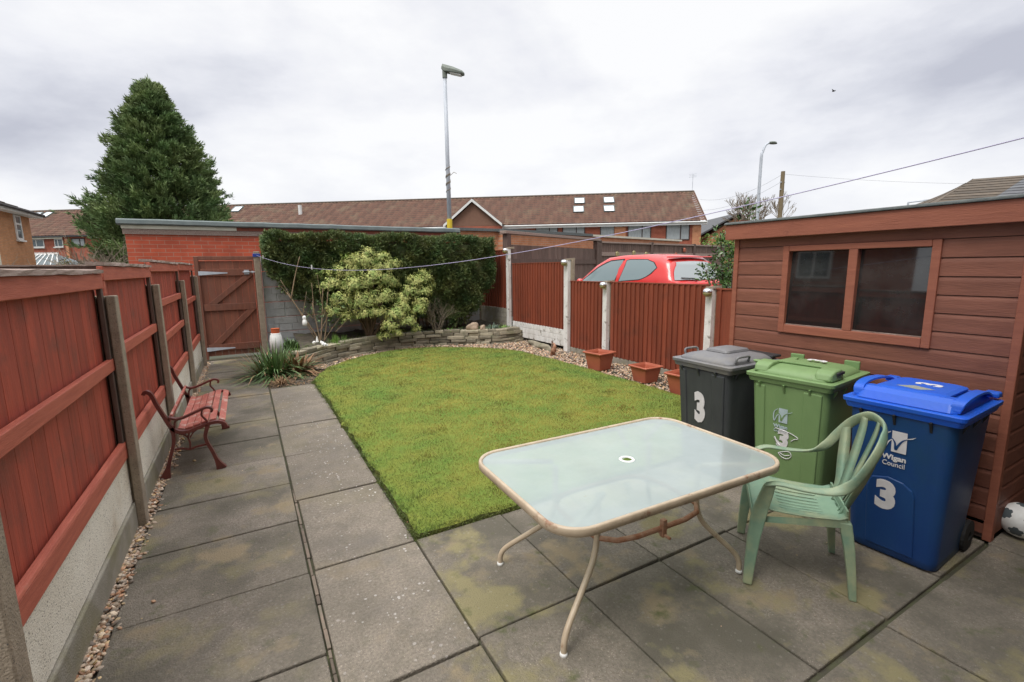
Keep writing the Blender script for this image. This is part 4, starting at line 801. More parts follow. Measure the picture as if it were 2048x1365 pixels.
# hipped roof house, right edge
r = thing('hipped_house', 'house with brown and grey tiled roof rising behind the shed', 'house', (28.3, 10.1, 0), R(-27))
inv = r.matrix_basis.inverted() if False else (Matrix.Translation((28.3, 10.1, 0)) @ Matrix.Rotation(R(-27), 4, 'Z')).inverted()
def strip_roof(name, m, a, b_, c, d, n, par, th=0.04):
    a, b_, c, d = [inv @ Vector(p) for p in (a, b_, c, d)]; nr = (b_-a).cross(d-a).normalized(); nr = nr if nr.z > 0 else -nr; bm = B()
    for k in range(n):
        p0, p1 = a.lerp(d, k/n), b_.lerp(c, k/n); q0, q1 = a.lerp(d, (k+1)/n), b_.lerp(c, (k+1)/n)
        hexa(bm, [p0, p1, q1, q0], [p0+nr*th, p1+nr*th, q1+nr*th*0.35, q0+nr*th*0.35])
    o = obj(name, bm, m, par); set_tint(o.data, np.repeat(rng.random(n), 8)); return o
def far_(p, k): return (p[0]*k, p[1]*k, 1.588+(p[2]-1.588)*k)
A1, B1, C1, D1 = (27.6, 10.35, 3.72), far_((30.03, 9.29, 5.36), 1.13), far_((32.4, 8.05, 5.53), 1.13), (29.3, 9.0, 3.72)
strip_roof('roof', 'tile_dark', A1, D1, C1, B1, 13, r)
strip_roof('newer_roof', 'slate', D1, (40, 3.2, 3.72), far_((38, 3.6, 6.2), 1.13), C1, 13, r)
strip_roof('rear_roof', 'tile_dark', A1, B1, (38, 14, 5.0), (31, 16, 3.72), 8, r)
bm = B(); hexa(bm, [tuple(inv @ Vector(p)) for p in ((28.2, 10.5, 0), (29.8, 9.5, 0), (40, 3.9, 0), (42, 12, 0))], [tuple(inv @ Vector(p)) for p in ((28.2, 10.5, 3.7), (29.8, 9.5, 3.7), (40, 3.9, 3.7), (42, 12, 3.7))]); obj('wall', bm, 'brick_terrace', r)

# =====================================================================  LAMPS, POLE, WIRES
r = thing('street_lamp', 'tall grey street lamp with yellow band rising behind the hedge', 'street lamp', (5.55, 13.62, 0))
bm = B(); tube(bm, [(0, 0, 0), (0, 0, 2.6)], 0.078, 14); obj('lower_column', bm, 'galv', r, smooth=True)
bm = B(); tube(bm, [(0, 0, 2.601), (0, 0, 7.2)], [0.068, 0.05], 14); obj('column', bm, 'galv', r, smooth=True)
bm = B(); tube(bm, [(0, 0, 2.62), (0, 0, 3.04)], 0.082, 14); obj('yellow_band', bm, 'yellow', r)
bm = B()
for k in range(3): a = [(0.066*math.cos(t), 0.066*math.sin(t), 3.75+k*.22+t*.03) for t in np.linspace(0, 12.5, 40)]; tube(bm, a, 0.012, 5)
tube(bm, [(0.06, 0, 4.3), (0.2, 0.03, 4.42), (0.28, 0, 4.38)], 0.008, 5); obj('wire_wrap', bm, 'twig', r)
a = -yaw-0.1; ex = Vector((math.cos(a), math.sin(a), 0)); M_ = Matrix.Translation((0, 0, 7.2)) @ Matrix.Rotation(a, 4, 'Z') @ Matrix.Rotation(R(14), 4, 'Y')
bm = B()
rings = []
for x, hy, z0, z1 in ((-0.10, 0.06, 0.02, 0.16), (0.02, 0.10, -0.04, 0.15), (0.25, 0.13, -0.03, 0.13), (0.5, 0.12, -0.02, 0.09), (0.58, 0.08, 0.0, 0.05)):
    rings.append([M_ @ Vector(p) for p in ((x, -hy, z0), (x, -hy*1.05, (z0+z1)/2), (x, -hy*0.5, z1), (x, hy*0.5, z1), (x, hy*1.05, (z0+z1)/2), (x, hy, z0))])
loft(bm, rings); obj('lamp_head', bm, 'lamp_head', r, bevel=0.01)
bm = B(); bx(bm, 0.18, 0.5, -0.09, 0.09, -0.05, -0.028, M_); obj('lamp_glass', bm, 'white_ceramic', r)
bm = B(); tube(bm, [(0, 0, 7.0), (0, 0, 7.3)], 0.07, 12); obj('spigot', bm, 'lamp_head', r)
r = thing('curved_street_lamp', 'street lamp with curved arm beside the telegraph pole', 'street lamp', (28.9, 19.2, 0))
bm = B(); pth = [(0, 0, 0), (0, 0, 3), (0, 0, 7.9), (0.08, -0.02, 8.5), (0.27, -0.07, 8.93), (0.55, -0.14, 9.08)]; sp = smooth_path(pth, 5); tube(bm, sp, [0.11-0.06*i/len(sp) for i in range(len(sp))], 10); obj('column', bm, 'galv', r, smooth=True)
bm = B(); lathe(bm, [(0.05, 0), (0.2, 0.03), (0.17, 0.12), (0.05, 0.16)], 10, (0, 0, 0)); 
for v in bm.verts: v.co.x = v.co.x*1.8+0.80; v.co.y -= 0.18; v.co.z += 9.02
obj('lamp_head', bm, 'lamp_head', r, smooth=True)
r = thing('far_lamp', 'tiny distant lamp post over the shed roof', 'street lamp', (55.9, 21.8, 0))
bm = B(); tube(bm, [(0, 0, 0), (0, 0, 7.2)], 0.09, 8); tube(bm, [(0, 0, 7.2), (1.3, -0.8, 7.35)], 0.07, 6); obj('column', bm, 'galv', r); bm = B(); bx(bm, 1.2, 1.9, -1.2, -0.7, 7.28, 7.42); obj('lamp_head', bm, 'galv', r)
r = thing('telegraph_pole', 'wooden telegraph pole right of the curved street lamp', 'telegraph pole', (28.2, 17.3, 0))
bm = B(); tube(bm, [(0, 0, 0), (0, 0, 6.95)], [0.15, 0.11], 10); obj('shaft', bm, 'pole_wood', r)
bm = B(); bx(bm, -0.2, 0.2, -0.04, 0.04, 6.3, 6.36); bx(bm, -0.16, 0.16, -0.04, 0.04, 5.9, 5.95); obj('brackets', bm, 'galv', r)
def wire(a, b_, sag, rad, name, label, m='cable', n=24):
    A = Vector(a); Bq = Vector(b_); pts = [A.lerp(Bq, t/n)-Vector((0, 0, 4*sag*(t/n)*(1-t/n))) for t in range(n+1)]
    bm = B(); tube(bm, pts, rad, 5); o = obj(name, bm, m); tag(o, label, 'cable', 'wires strung from the telegraph pole' if name == 'overhead_wire' else None); return o
wire((28.2, 17.3, 6.8), (TO+TD*-0.5+Vector((0, 0, 6.6)))[:], 0.5, 0.006, 'overhead_wire', 'upper wire from the telegraph pole to the end of the terrace')
wire((28.2, 17.3, 6.4), (TO+TD*-1.0+Vector((0, 0, 5.8)))[:], 0.5, 0.006, 'overhead_wire', 'lower wire from the telegraph pole to the end of the terrace')
wire((28.2, 17.3, 6.8), (46, 2, 5.8), 0.6, 0.005, 'overhead_wire', 'faint wire running right from the telegraph pole')
# washing line
A_ = Vector((0.235, 9.87, 1.86)); B_ = Vector((2.204, 0.572, 1.974)); pts = []
for k in range(61):
    t = k/60*1.12; p = A_.lerp(B_, t); p.z -= 4*0.34*t*(1-t); pts.append(p)
bm = B(); tube(bm, pts, 0.0022, 6); o = obj('washing_line', bm, 'cordline'); tag(o, 'pale violet washing line sagging across the garden from the gate post', 'washing line')
for k, t in enumerate((0.045, 0.30)):
    p = A_.lerp(B_, t); p.z -= 4*0.34*t*(1-t)
    q = thing('clothes_peg', ['white clothes peg on the line near the gate post', 'white clothes peg on the line in front of the dark gates'][k], 'clothes peg', p, group='pegs on the washing line')
    for s in (-1, 1): bm = B(); bx(bm, 0.004*s-0.003, 0.004*s+0.003, -0.006, 0.006, -0.02, 0.045); obj('prong', bm, 'white_ceramic', q)

# =====================================================================  CAR
r = thing('parked_car', 'red small hatchback parked behind the right fence', 'car', (7.5, 6.05, 0.32))
HW = 0.78
def roofz(y): return float(np.interp(y, [0.10, 0.22, 0.45, 0.9, 1.5, 1.95, 2.3, 2.65, 2.95, 3.3, 3.42], [0.98, 1.33, 1.44, 1.475, 1.475, 1.44, 1.31, 1.10, 0.93, 0.80, 0.62]))
def beltz(y): return float(np.interp(y, [0, 0.5, 1.5, 3.0, 3.42], [0.97, 0.97, 0.92, 0.84, 0.6]))
def halfw(y, z):
    b = beltz(y); base = float(np.interp(y, [0, 0.15, 0.6, 2.6, 3.2, 3.42], [0.60, 0.70, HW, HW, 0.70, 0.55]))
    if z <= b: return base*float(np.interp(z, [0.15, 0.4, b], [0.93, 1.0, 0.985]))
    top = roofz(y); k = min(1, (z-b)/max(0.05, top-b)); return base*0.985*(1-0.20*k-0.07*k**6)
ys = [0.0, 0.04, 0.10, 0.16, 0.22, 0.33, 0.45, 0.65, 0.9, 1.2, 1.5, 1.75, 1.95, 2.12, 2.3, 2.48, 2.65, 2.8, 2.95, 3.1, 3.25, 3.38, 3.45]
bm = B(); rings = []
for y in ys:
    rz = roofz(y) if y >= 0.10 else 0.98-0.06*(0.10-y)/0.1; b = min(beltz(y), rz-0.01); w = lambda z: halfw(y, z)
    side = [(w(z), z) for z in (0.18, 0.35, 0.55, 0.75, b)]
    for k in (0.25, 0.5, 0.75, 0.92): z = b+(rz-b)*k; side.append((w(z), z))
    wt = w(b+(rz-b)*0.98); side += [(wt*0.93, rz), (wt*0.6, rz+0.012*(rz > 1.2)), (wt*0.25, rz+0.018*(rz > 1.2))]
    if y < 0.10: side = [(q*0.97, z) for q, z in side]
    rings.append([(-q, y, z) for q, z in side]+[(q, y, z) for q, z in side[::-1]])
loft(bm, rings); obj('body', bm, 'car_red', r, smooth=True)
def side_patch(pts, name, m, off=0.006, n=10):
    for s in (-1,):
        # triangulate outline with interior rows, snapped to the body side
        ymin, ymax = min(p[0] for p in pts), max(p[0] for p in pts); bm = B(); rows = []
        for i in range(n+1):
            y = ymin+(ymax-ymin)*(0.002+0.996*i/n); zs = []
            for k in range(len(pts)):
                (ya, za), (yb, zb) = pts[k], pts[(k+1) % len(pts)]
                if (ya-y)*(yb-y) < 0: zs.append(za+(zb-za)*(y-ya)/(yb-ya))
            if len(zs) >= 2: rows.append((y, min(zs), max(zs)))
        V = [[bm.verts.new((s*(halfw(y, z0+(z1-z0)*j/4)+off), y, z0+(z1-z0)*j/4)) for j in range(5)] for y, z0, z1 in rows]
        for i in range(len(V)-1):
            for j in range(4): bm.faces.new([V[i][j], V[i+1][j], V[i+1][j+1], V[i][j+1]])
        return obj(name, bm, m, r, smooth=True)
side_patch([(0.50, 1.30), (0.47, 1.22), (0.60, 1.08), (0.80, 1.00), (1.40, 0.955), (1.36, 1.20), (1.30, 1.385), (0.75, 1.375)], 'rear_side_window', 'car_glass')
side_patch([(1.50, 0.95), (1.46, 1.20), (1.41, 1.385), (1.80, 1.36), (2.15, 1.24), (2.62, 0.97), (2.70, 0.92)], 'front_side_window', 'car_glass')
side_patch([(0.49, 1.31), (0.455, 1.22), (0.59, 1.07), (0.80, 0.985), (1.42, 0.94), (1.38, 1.20), (1.315, 1.40), (0.75, 1.388)], 'rear_window_seal', 'rubber', 0.003)
side_patch([(1.47, 0.92), (1.43, 1.20), (1.38, 1.41), (1.82, 1.385), (2.18, 1.265), (2.70, 0.96), (2.78, 0.90)], 'front_window_seal', 'rubber', 0.003)
side_patch([(1.375, 0.55), (1.36, 0.91), (1.368, 0.91), (1.385, 0.55)], 'door_seam', 'rubber', 0.002, 3)
0 and side_patch([(0.36, 0.62), (0.50, 1.02), (0.40, 1.20), (0.392, 1.20), (0.49, 1.02), (0.348, 0.62)], 'wing_seam', 'rubber', 0.002, 12)
bm = B(); V = []
for i in range(9):
    z = 0.99+0.36*i/8; y = float(np.interp(z, [0.98, 1.33, 1.44], [0.10, 0.22, 0.45])); w = halfw(0.2, z)*float(np.interp(i, [0, 3, 8], [0.86, 0.90, 0.86]))
    V.append([bm.verts.new((w*k/5, y-0.012-0.02*(1-(k/5)**2), z)) for k in range(-5, 6)])
for i in range(8):
    for j in range(10): bm.faces.new([V[i][j], V[i][j+1], V[i+1][j+1], V[i+1][j]])
obj('rear_window', bm, 'car_rear', r, smooth=True)
bm = B(); tube(bm, [(0.0, 0.05, 0.99), (-0.1, 0.045, 1.01), (-0.42, 0.085, 1.03)], [0.02, 0.012, 0.008], 6); obj('wiper', bm, 'rubber', r)
bm = B(); bx(bm, -0.55, 0.55, 0.20, 0.34, 1.405, 1.43); obj('spoiler', bm, 'car_red', r, bevel=0.01)
for s in (-1, 1):
    bm = B(); lathe(bm, [(0.03, -0.09), (0.07, -0.06), (0.08, 0.0), (0.05, 0.05)], 10, (0, 0, 0))
    for v in bm.verts: v.co = Vector((s*(HW+0.06+v.co.x*0.9), 2.62+v.co.z, 0.93+v.co.y*0.8))
    obj('wing_mirror', bm, 'rubber' if s > 0 else 'car_red', r, smooth=True)
    bm = B(); bx(bm, s*0.66-0.05, s*0.66+0.05, -0.005, 0.06, 0.70, 0.92); obj('tail_light', bm, 'terracotta', r, bevel=0.01)
    for y in (0.55, 2.85):
        bm = B(); ring = [(0.30, -0.08), (0.30, 0.08), (0.20, 0.09), (0.20, -0.09)]
        rr = [[(s*(HW-0.09)+q[1], y+q[0]*math.cos(t), 0.30+q[0]*math.sin(t)) for q in ring] for t in np.linspace(0, 2*math.pi, 21)[:-1]]
        vr = [[bm.verts.new(p) for p in k] for k in rr]
        for i in range(20):
            for j in range(4): bm.faces.new([vr[i][j], vr[(i+1) % 20][j], vr[(i+1) % 20][(j+1) % 4], vr[i][(j+1) % 4]])
        wh = obj('wheel', bm, 'rubber', r)
        bm = B(); prism(bm, [(0.199*math.cos(t), 0.199*math.sin(t)) for t in np.linspace(0, 6.28, 17)[:-1]], lambda a, b_: (s*(HW-0.07), y+a, 0.30+b_), lambda a, b_: (s*(HW-0.03), y+a, 0.30+b_)); obj('rim', bm, 'galv', wh)
bm = B(); quad(bm, [(5.45, 0, 0.30), (14, 0, 0.30), (14, 11.5, 0.30), (5.45, 11.5, 0.30)]); obj('driveway', bm, 'asphalt', kind='structure')

# =====================================================================  BENCH
r = thing('garden_bench', 'small red garden bench with cast iron ends and missing back slats', 'bench', (-0.45, 4.33, 0))
BX = -0.45
def bench_end(y):
    prof = dict(
     back=[(-0.731, 0.680), (-0.724, 0.695), (-0.706, 0.698), (-0.684, 0.672), (-0.665, 0.606), (-0.641, 0.538), (-0.616, 0.469), (-0.596, 0.416), (-0.568, 0.374), (-0.524, 0.353), (-0.471, 0.352), (-0.415, 0.370), (-0.359, 0.386), (-0.317, 0.395), (-0.275, 0.392), (-0.242, 0.372), (-0.228, 0.340)],
     arm=[(-0.600, 0.482), (-0.552, 0.462), (-0.506, 0.466), (-0.444, 0.489), (-0.388, 0.511), (-0.350, 0.523), (-0.323, 0.515), (-0.312, 0.497), (-0.322, 0.484)],
     scroll=[(-0.379, 0.505), (-0.386, 0.462), (-0.362, 0.424), (-0.352, 0.389)], curl=[(-0.571, 0.385), (-0.561, 0.440), (-0.533, 0.460)], curl2=[(-0.40, 0.50), (-0.43, 0.49), (-0.455, 0.488)],
     rleg=[(-0.586, 0.40), (-0.579, 0.339), (-0.587, 0.266), (-0.611, 0.187), (-0.640, 0.086), (-0.665, 0.0)],
     fleg=[(-0.352, 0.38), (-0.376, 0.30), (-0.370, 0.239), (-0.343, 0.163), (-0.318, 0.075), (-0.292, 0.0)],
     cross=[(-0.585, 0.222), (-0.537, 0.219), (-0.485, 0.206), (-0.444, 0.216), (-0.375, 0.223)], mid=[(-0.485, 0.208), (-0.482, 0.26), (-0.490, 0.30), (-0.478, 0.345)], midl=[(-0.56, 0.352), (-0.52, 0.335), (-0.49, 0.30)], midr=[(-0.41, 0.366), (-0.45, 0.34), (-0.478, 0.30)])
    th = dict(back=0.024, arm=0.016, scroll=0.013, curl=0.013, curl2=0.01, cross=0.013, mid=0.013, midl=0.010, midr=0.010)
    bm = B()
    for k, v in prof.items():
        sp = smooth_path([(p[0]-BX, 0, p[1]) for p in v], 4); pp = [(p.x, p.z) for p in sp]; n = len(pp)
        if k in ('rleg', 'fleg'): t = [0.030-0.008*math.sin(math.pi*i/(n-1))+0.045*max(0, (i/(n-1)-0.75)/0.25)**1.5 for i in range(n)]; w = 0.02
        else: t = th[k]; w = 0.020 if k in ('back', 'arm') else 0.009
        ribbon(bm, pp, t, y-w, y+w)
    return obj('end_frame', bm, 'iron', r, bevel=0.003)
bench_end(0.0); bench_end(1.12)
def slat(x, z, w, t, ang):
    M_ = Matrix.Translation((x-BX, 0, z)) @ Matrix.Rotation(ang, 4, 'Y'); bm = B(); bx(bm, -w/2, w/2, 0.021, 1.099, -t/2, t/2, M_); obj('seat_slat', bm, 'slat', r, bevel=0.004)
for x, z, a in ((-0.530, 0.368, 14), (-0.478, 0.369, -8), (-0.426, 0.382, -16), (-0.374, 0.397, -14), (-0.318, 0.408, -4), (-0.256, 0.397, 26)): slat(x, z, 0.048, 0.018, R(a))
M_ = Matrix.Translation((-0.598-BX, 0, 0.455)) @ Matrix.Rotation(R(-70), 4, 'Y'); bm = B(); bx(bm, -0.045, 0.045, 0.021, 1.099, -0.009, 0.009, M_); obj('back_slat', bm, 'slat', r, bevel=0.004)

# =====================================================================  TABLE
TZ = 0.63
def rr_path(hx, hy, rad, z, n=7): return rrect(hx, hy, rad, z, n=n)
r = thing('glass_table', 'rectangular frosted glass patio table with rusting beige frame', 'table', (1.595, 1.675, 0), R(-1.5))
THX, THY, TR = 0.675, 0.43, 0.15
def shear(v): return v
bm = B(); rings = []
P0 = rrect(THX, THY, TR, 0, n=9); P1 = rrect(THX-0.020, THY-0.020, TR-0.02, 0, n=9)
# rim: closed sweep of a rounded profile
prof = [(0.0, 0.0), (0.0, 0.028), (0.004, 0.034), (0.014, 0.034), (0.020, 0.028), (0.020, 0.0), (0.010, -0.006)]
vr = []
for i in range(len(P0)):
    o_, n_ = Vector(P0[i]), Vector(P1[i]); d = (n_-o_)/0.020
    vr.append([bm.verts.new(o_+d*a+Vector((0, 0, TZ-0.030+b_))) for a, b_ in prof])
for i in range(len(vr)):
    for j in range(len(prof)): bm.faces.new([vr[i][j], vr[(i+1) % len(vr)][j], vr[(i+1) % len(vr)][(j+1) % len(prof)], vr[i][(j+1) % len(prof)]])
obj('rim', bm, 'beige', r, smooth=True)
gm = mat('frosted_table_glass', (0.48, 0.56, 0.55), (0.41, 0.49, 0.48), 3, 0.12, bump=0, spec=0.7, c3=(0.42, 0.42, 0.33), s3=7, t3=(0.70, 0.80)); t = gm.node_tree; b = t.nodes['Principled BSDF']; b.inputs['Transmission Weight'].default_value = 0.62; b.inputs['IOR'].default_value = 1.5
b.inputs['Transmission Weight'].default_value = 0.0; b.inputs['Coat Weight'].default_value = 0.6; b.inputs['Coat Roughness'].default_value = 0.04
tr_ = N(t, 'ShaderNodeBsdfTransparent', ins={0: (0.86, 0.95, 0.92, 1)}); ms_ = N(t, 'ShaderNodeMixShader', ins={0: 0.32}); t.links.new(b.outputs[0], ms_.inputs[1]); t.links.new(tr_.outputs[0], ms_.inputs[2]); t.links.new(ms_.outputs[0], [q for q in t.nodes if q.type == 'OUTPUT_MATERIAL'][0].inputs[0])
co = N(t, 'ShaderNodeTexCoord'); w = N(t, 'ShaderNodeTexNoise', ins={'Scale': 14, 'Detail': 3, 'Distortion': 1.2}); t.links.new(co.outputs['Object'], w.inputs['Vector']); bp = N(t, 'ShaderNodeBump', ins={'Strength': 0.10, 'Distance': 0.01}); t.links.new(w.outputs[0], bp.inputs['Height']); t.links.new(bp.outputs[0], b.inputs['Normal'])
bm = B(); pts = rrect(THX-0.0205, THY-0.0205, TR-0.02, TZ-0.004, n=9); hr = 0.029; k = len(pts)
hole = [(hr*math.cos(math.atan2(p[1], p[0])), hr*math.sin(math.atan2(p[1], p[0])), TZ-0.004) for p in pts]
for z in (0,):
    a = [bm.verts.new((p[0], p[1], p[2]+z)) for p in pts]; c = [bm.verts.new((p[0], p[1], p[2]+z)) for p in hole]
    for i in range(k): bm.faces.new([a[i], a[(i+1) % k], c[(i+1) % k], c[i]])
obj('glass_top', bm, gm, r)
bm = B(); vr = []
for i in range(24):
    a = 2*math.pi*i/24; vr.append([bm.verts.new((q*math.cos(a), q*math.sin(a), TZ+zz)) for q, zz in ((0.0255, -0.006), (0.0255, 0.0), (0.036, 0.0), (0.039, -0.0035))])
for i in range(24):
    for j in range(3): bm.faces.new([vr[i][j], vr[(i+1) % 24][j], vr[(i+1) % 24][j+1], vr[i][j+1]])
obj('parasol_ring', bm, 'white_ceramic', r, smooth=True)
feet = {(-1, -1): (-0.575, -0.29), (1, -1): (0.525, -0.285), (-1, 1): (-0.535, 0.375), (1, 1): (0.55, 0.38)}
for (sx_, sy_), (fx, fy) in feet.items():
    tx, ty = sx_*0.315, sy_*0.17
    p = [(tx, ty, TZ-0.035), (tx, ty, 0.48), (tx+(fx-tx)*0.02, ty+(fy-ty)*0.02, 0.37), (tx+(fx-tx)*0.16, ty+(fy-ty)*0.16, 0.285), (tx+(fx-tx)*0.50, ty+(fy-ty)*0.50, 0.20), (tx+(fx-tx)*0.86, ty+(fy-ty)*0.86, 0.115), (tx+(fx-tx)*0.98, ty+(fy-ty)*0.98, 0.065), (fx, fy, 0.012)]
    bm = B(); tube(bm, smooth_path(p, 6), 0.0135, 12); obj('leg', bm, 'beige', r, smooth=True)
    bm = B(); lathe(bm, [(0.012, 0.0), (0.017, 0.003), (0.017, 0.010), (0.0145, 0.018)], 14, (fx, fy, 0)); obj('foot_cap', bm, 'white_ceramic', r, smooth=True)
sp = [(-0.315, -0.17), (-0.25, -0.23), (-0.15, -0.25), (0.15, -0.25), (0.25, -0.23), (0.315, -0.17), (0.33, -0.05), (0.33, 0.05), (0.315, 0.17), (0.25, 0.23), (0.15, 0.25), (-0.15, 0.25), (-0.25, 0.23), (-0.315, 0.17), (-0.33, 0.05), (-0.33, -0.05)]
bm = B(); tube(bm, [(a*1.0, b_*1.0, 0.385) for a, b_ in sp], 0.0125, 10, closed=True); obj('stretcher', bm, 'rust', r, smooth=True)
bm = B()
for sx_, sy_ in ((-1, -1), (1, -1), (-1, 1), (1, 1)): tube(bm, [(sx_*0.31, sy_*0.20, TZ-0.024), (sx_*(THX-0.05), sy_*(THY-0.05), TZ-0.024)], 0.0135, 8)
for s in (-1, 1): tube(bm, [(0.16*s, s*0.18, TZ-0.022), (0.30*s, s*(THY-0.02), TZ-0.024)], 0.0135, 8)
obj('glass_supports', bm, 'support', r, smooth=True)
bm = B(); bx(bm, -0.013, 0.013, -0.268, -0.245, 0.345, 0.43); tube(bm, [(0.0, -0.30, 0.355), (0.0, -0.23, 0.355)], 0.008, 8); obj('bracket', bm, 'rust', r, bevel=0.003)

# =====================================================================  CHAIR
fw = Vector((-0.62, 0.785, 0)).normalized()
r = thing('plastic_chair', 'weathered green plastic armchair with fan back at the end of the table', 'chair', (2.402, 1.284, 0), math.atan2(fw.y, fw.x)-math.pi/2)
bm = B(); NU, NV = 45, 26; G = []
for i in range(NU):
    u = -1+2*i/(NU-1); row = []
    for j in range(NV):
        v = j/(NV-1); hw = 0.185+0.035*v; y = -0.19+0.40*v
        z = 0.365+0.025*u*u-0.014*math.cos(math.pi*min(1, abs(u)))*0-0.012*math.sin(math.pi*v)+0.018*v
        if v > 0.80: z -= (v-0.80)**2*1.1
        if v < 0.08: z += (0.08-v)*0.15
        row.append(bm.verts.new((u*hw*(1-0.25*max(0, v-0.9)*abs(u)), y, z)))
    G.append(row)
slot = {8, 12, 16, 20, 24, 28, 32, 36}
for i in range(NU-1):
    for j in range(NV-1):
        if i in slot and 5 <= j <= 16: continue
        bm.faces.new([G[i][j], G[i+1][j], G[i+1][j+1], G[i][j+1]])
for i in slot:   # narrow the slots
    for j in range(6, 20):
        for q in (i, i+1): pass
o = obj('seat', bm, 'chair', r, smooth=True); s = o.modifiers.new('s', 'SOLIDIFY'); s.thickness = 0.006
bm = B(); skirt = [(-0.185, -0.19), (-0.22, 0.21), (0.22, 0.21), (0.185, -0.19)]
loft(bm, [[(x, y, 0.352 if y > 0 else 0.388) for x, y in skirt], [(x*1.02, y*1.01, 0.325 if y > 0 else 0.350) for x, y in skirt]], cap=False)
o = obj('apron', bm, 'chair', r); s = o.modifiers.new('s', 'SOLIDIFY'); s.thickness = 0.006
hoop = []
half = [(-0.240, 0.165, 0.535), (-0.252, 0.11, 0.552), (-0.262, 0.0, 0.545), (-0.262, -0.11, 0.555), (-0.258, -0.175, 0.600), (-0.246, -0.225, 0.680), (-0.205, -0.275, 0.765), (-0.115, -0.315, 0.822)]
full = half+[(0, -0.328, 0.832)]+[(-x, y, z) for x, y, z in half[::-1]]
sp = smooth_path(full, 5); n = len(sp)
bm = B(); rings = []
for i, p in enumerate(sp):
    d = (sp[min(i+1, n-1)]-sp[max(i-1, 0)]).normalized(); k = abs(i/(n-1)-0.5)*2
    out = Vector((0, -1, 0.25)) if k < 0.55 else Vector((0, 0, 1)); blend = max(0, min(1, (k-0.45)/0.3)); out = (Vector((p.x*3.2, -0.9 if abs(p.x) < 0.15 else -0.5, 0.25)).normalized()*(1-blend)+Vector((0, 0, 1))*blend).normalized()
    side = d.cross(out).normalized(); out = side.cross(d).normalized(); w = 0.024; t = 0.009
    rings.append([p+side*w*math.cos(a)+out*t*math.sin(a) for a in np.linspace(0, 2*math.pi, 11)[:-1]])
loft(bm, rings); obj('arm_and_back_rim', bm, 'chair', r, smooth=True)
for k in range(5):
    u = (k-2)/2.0; hp = sp[int(round((n-1)*(0.5+u*0.150)))]; xb, xt, yt, zt = u*0.098, hp.x, hp.y+0.004, hp.z-0.004
    wv_ = Vector((math.cos(u*1.0), math.sin(u*1.0), 0)); nv_ = Vector((-math.sin(u*1.0), math.cos(u*1.0), 0))*0.0035
    bm = B(); p = smooth_path([(xb, -0.185, 0.372), (xb*1.02, -0.215, 0.45), (xb+(xt-xb)*0.50, -0.215+(yt+0.215)*0.50, 0.45+(zt-0.45)*0.42), (xb+(xt-xb)*0.88, -0.215+(yt+0.215)*0.88, 0.45+(zt-0.45)*0.80), (xt, yt, zt)], 5)
    loft(bm, [[q-wv_*w_+nv_, q+wv_*w_+nv_, q+wv_*w_*0.8-nv_, q-wv_*w_*0.8-nv_] for q, w_ in [(q, 0.018+0.008*math.sin(math.pi*i/(len(p)-1))) for i, q in enumerate(p)]])
    obj('back_slat', bm, 'chair', r, smooth=True)
bm = B(); loft(bm, [[(x, -0.192+y, z) for x, y in ((-0.165, 0.004), (0.165, 0.004), (0.165, -0.004), (-0.165, -0.004))] for y, z in ((0.004, 0.360), (-0.004, 0.40), (-0.018, 0.425))]); obj('back_base', bm, 'chair', r)
for s in (-1, 1):
    def legloft(name, secs):
        bm = B(); rings = []
        for c, a, b_ in secs:   # centre, half width x, half depth y: L-shaped channel
            x, y, z = c; rings.append([(s*(x-a), y-b_, z), (s*(x+a), y-b_, z), (s*(x+a), y+b_, z), (s*(x+a-0.007), y+b_, z), (s*(x+a-0.007), y-b_+0.007, z), (s*(x-a), y-b_+0.007, z)])
        loft(bm, rings)
        o = obj(name, bm, 'chair', r, bevel=0.002); return o
    bm = B()
    def slableg(secs):
        rings = []
        for (x, y, z), a, b_ in secs: rings.append([(s*x-a, y-b_, z), (s*x+a, y-b_, z), (s*x+a*0.75, y+b_, z), (s*x-a*0.75, y+b_, z)])
        loft(bm, rings)
    slableg([((0.245, 0.218, 0.0), 0.016, 0.020), ((0.239, 0.212, 0.12), 0.019, 0.024), ((0.230, 0.202, 0.25), 0.022, 0.028), ((0.222, 0.190, 0.34), 0.024, 0.032), ((0.228, 0.178, 0.41), 0.014, 0.033), ((0.238, 0.163, 0.48), 0.011, 0.030), ((0.245, 0.150, 0.540), 0.016, 0.024)])
    obj('front_leg', bm, 'chair', r, bevel=0.006)
    bm = B(); slableg([((0.205, -0.235, 0.0), 0.013, 0.015), ((0.198, -0.222, 0.12), 0.016, 0.018), ((0.186, -0.205, 0.25), 0.020, 0.022), ((0.172, -0.182, 0.375), 0.022, 0.026)]); obj('rear_leg', bm, 'chair', r, bevel=0.005)
r.scale = (1.0, 1.0, 1.0)

# =====================================================================  WHEELIE BINS
def flat_text(par, s, size, name, m, y, z, x, tilt, offset=0.0, sx_=1.0, rot=0.0, jit=0.0):
    me = text_mesh(s, size, offset, 0.001)
    if jit:
        for v in me.vertices: v.co.x += random.uniform(-jit, jit); v.co.y += random.uniform(-jit, jit)
    # text x -> -y (viewer looks along +x), text y -> z
    M_ = Matrix.Translation((x, y, z)) @ Matrix.Rotation(tilt, 4, 'Y') @ Matrix(((0, 0, -1, 0), (-1, 0, 0, 0), (0, 1, 0, 0), (0, 0, 0, 1))) @ Matrix.Rotation(rot, 4, 'Z') @ Matrix.Diagonal((sx_, 1, 1, 1))
    me.transform(M_); return link(name, me, MT[m], par)
def top_text(par, s, size, name, m, x, y, z, rot, offset=0.0, sx_=1.0):
    me = text_mesh(s, size, offset, 0.001); me.transform(Matrix.Translation((x, y, z)) @ Matrix.Rotation(rot, 4, 'Z') @ Matrix.Diagonal((sx_, 1, 1, 1))); return link(name, me, MT[m], par)
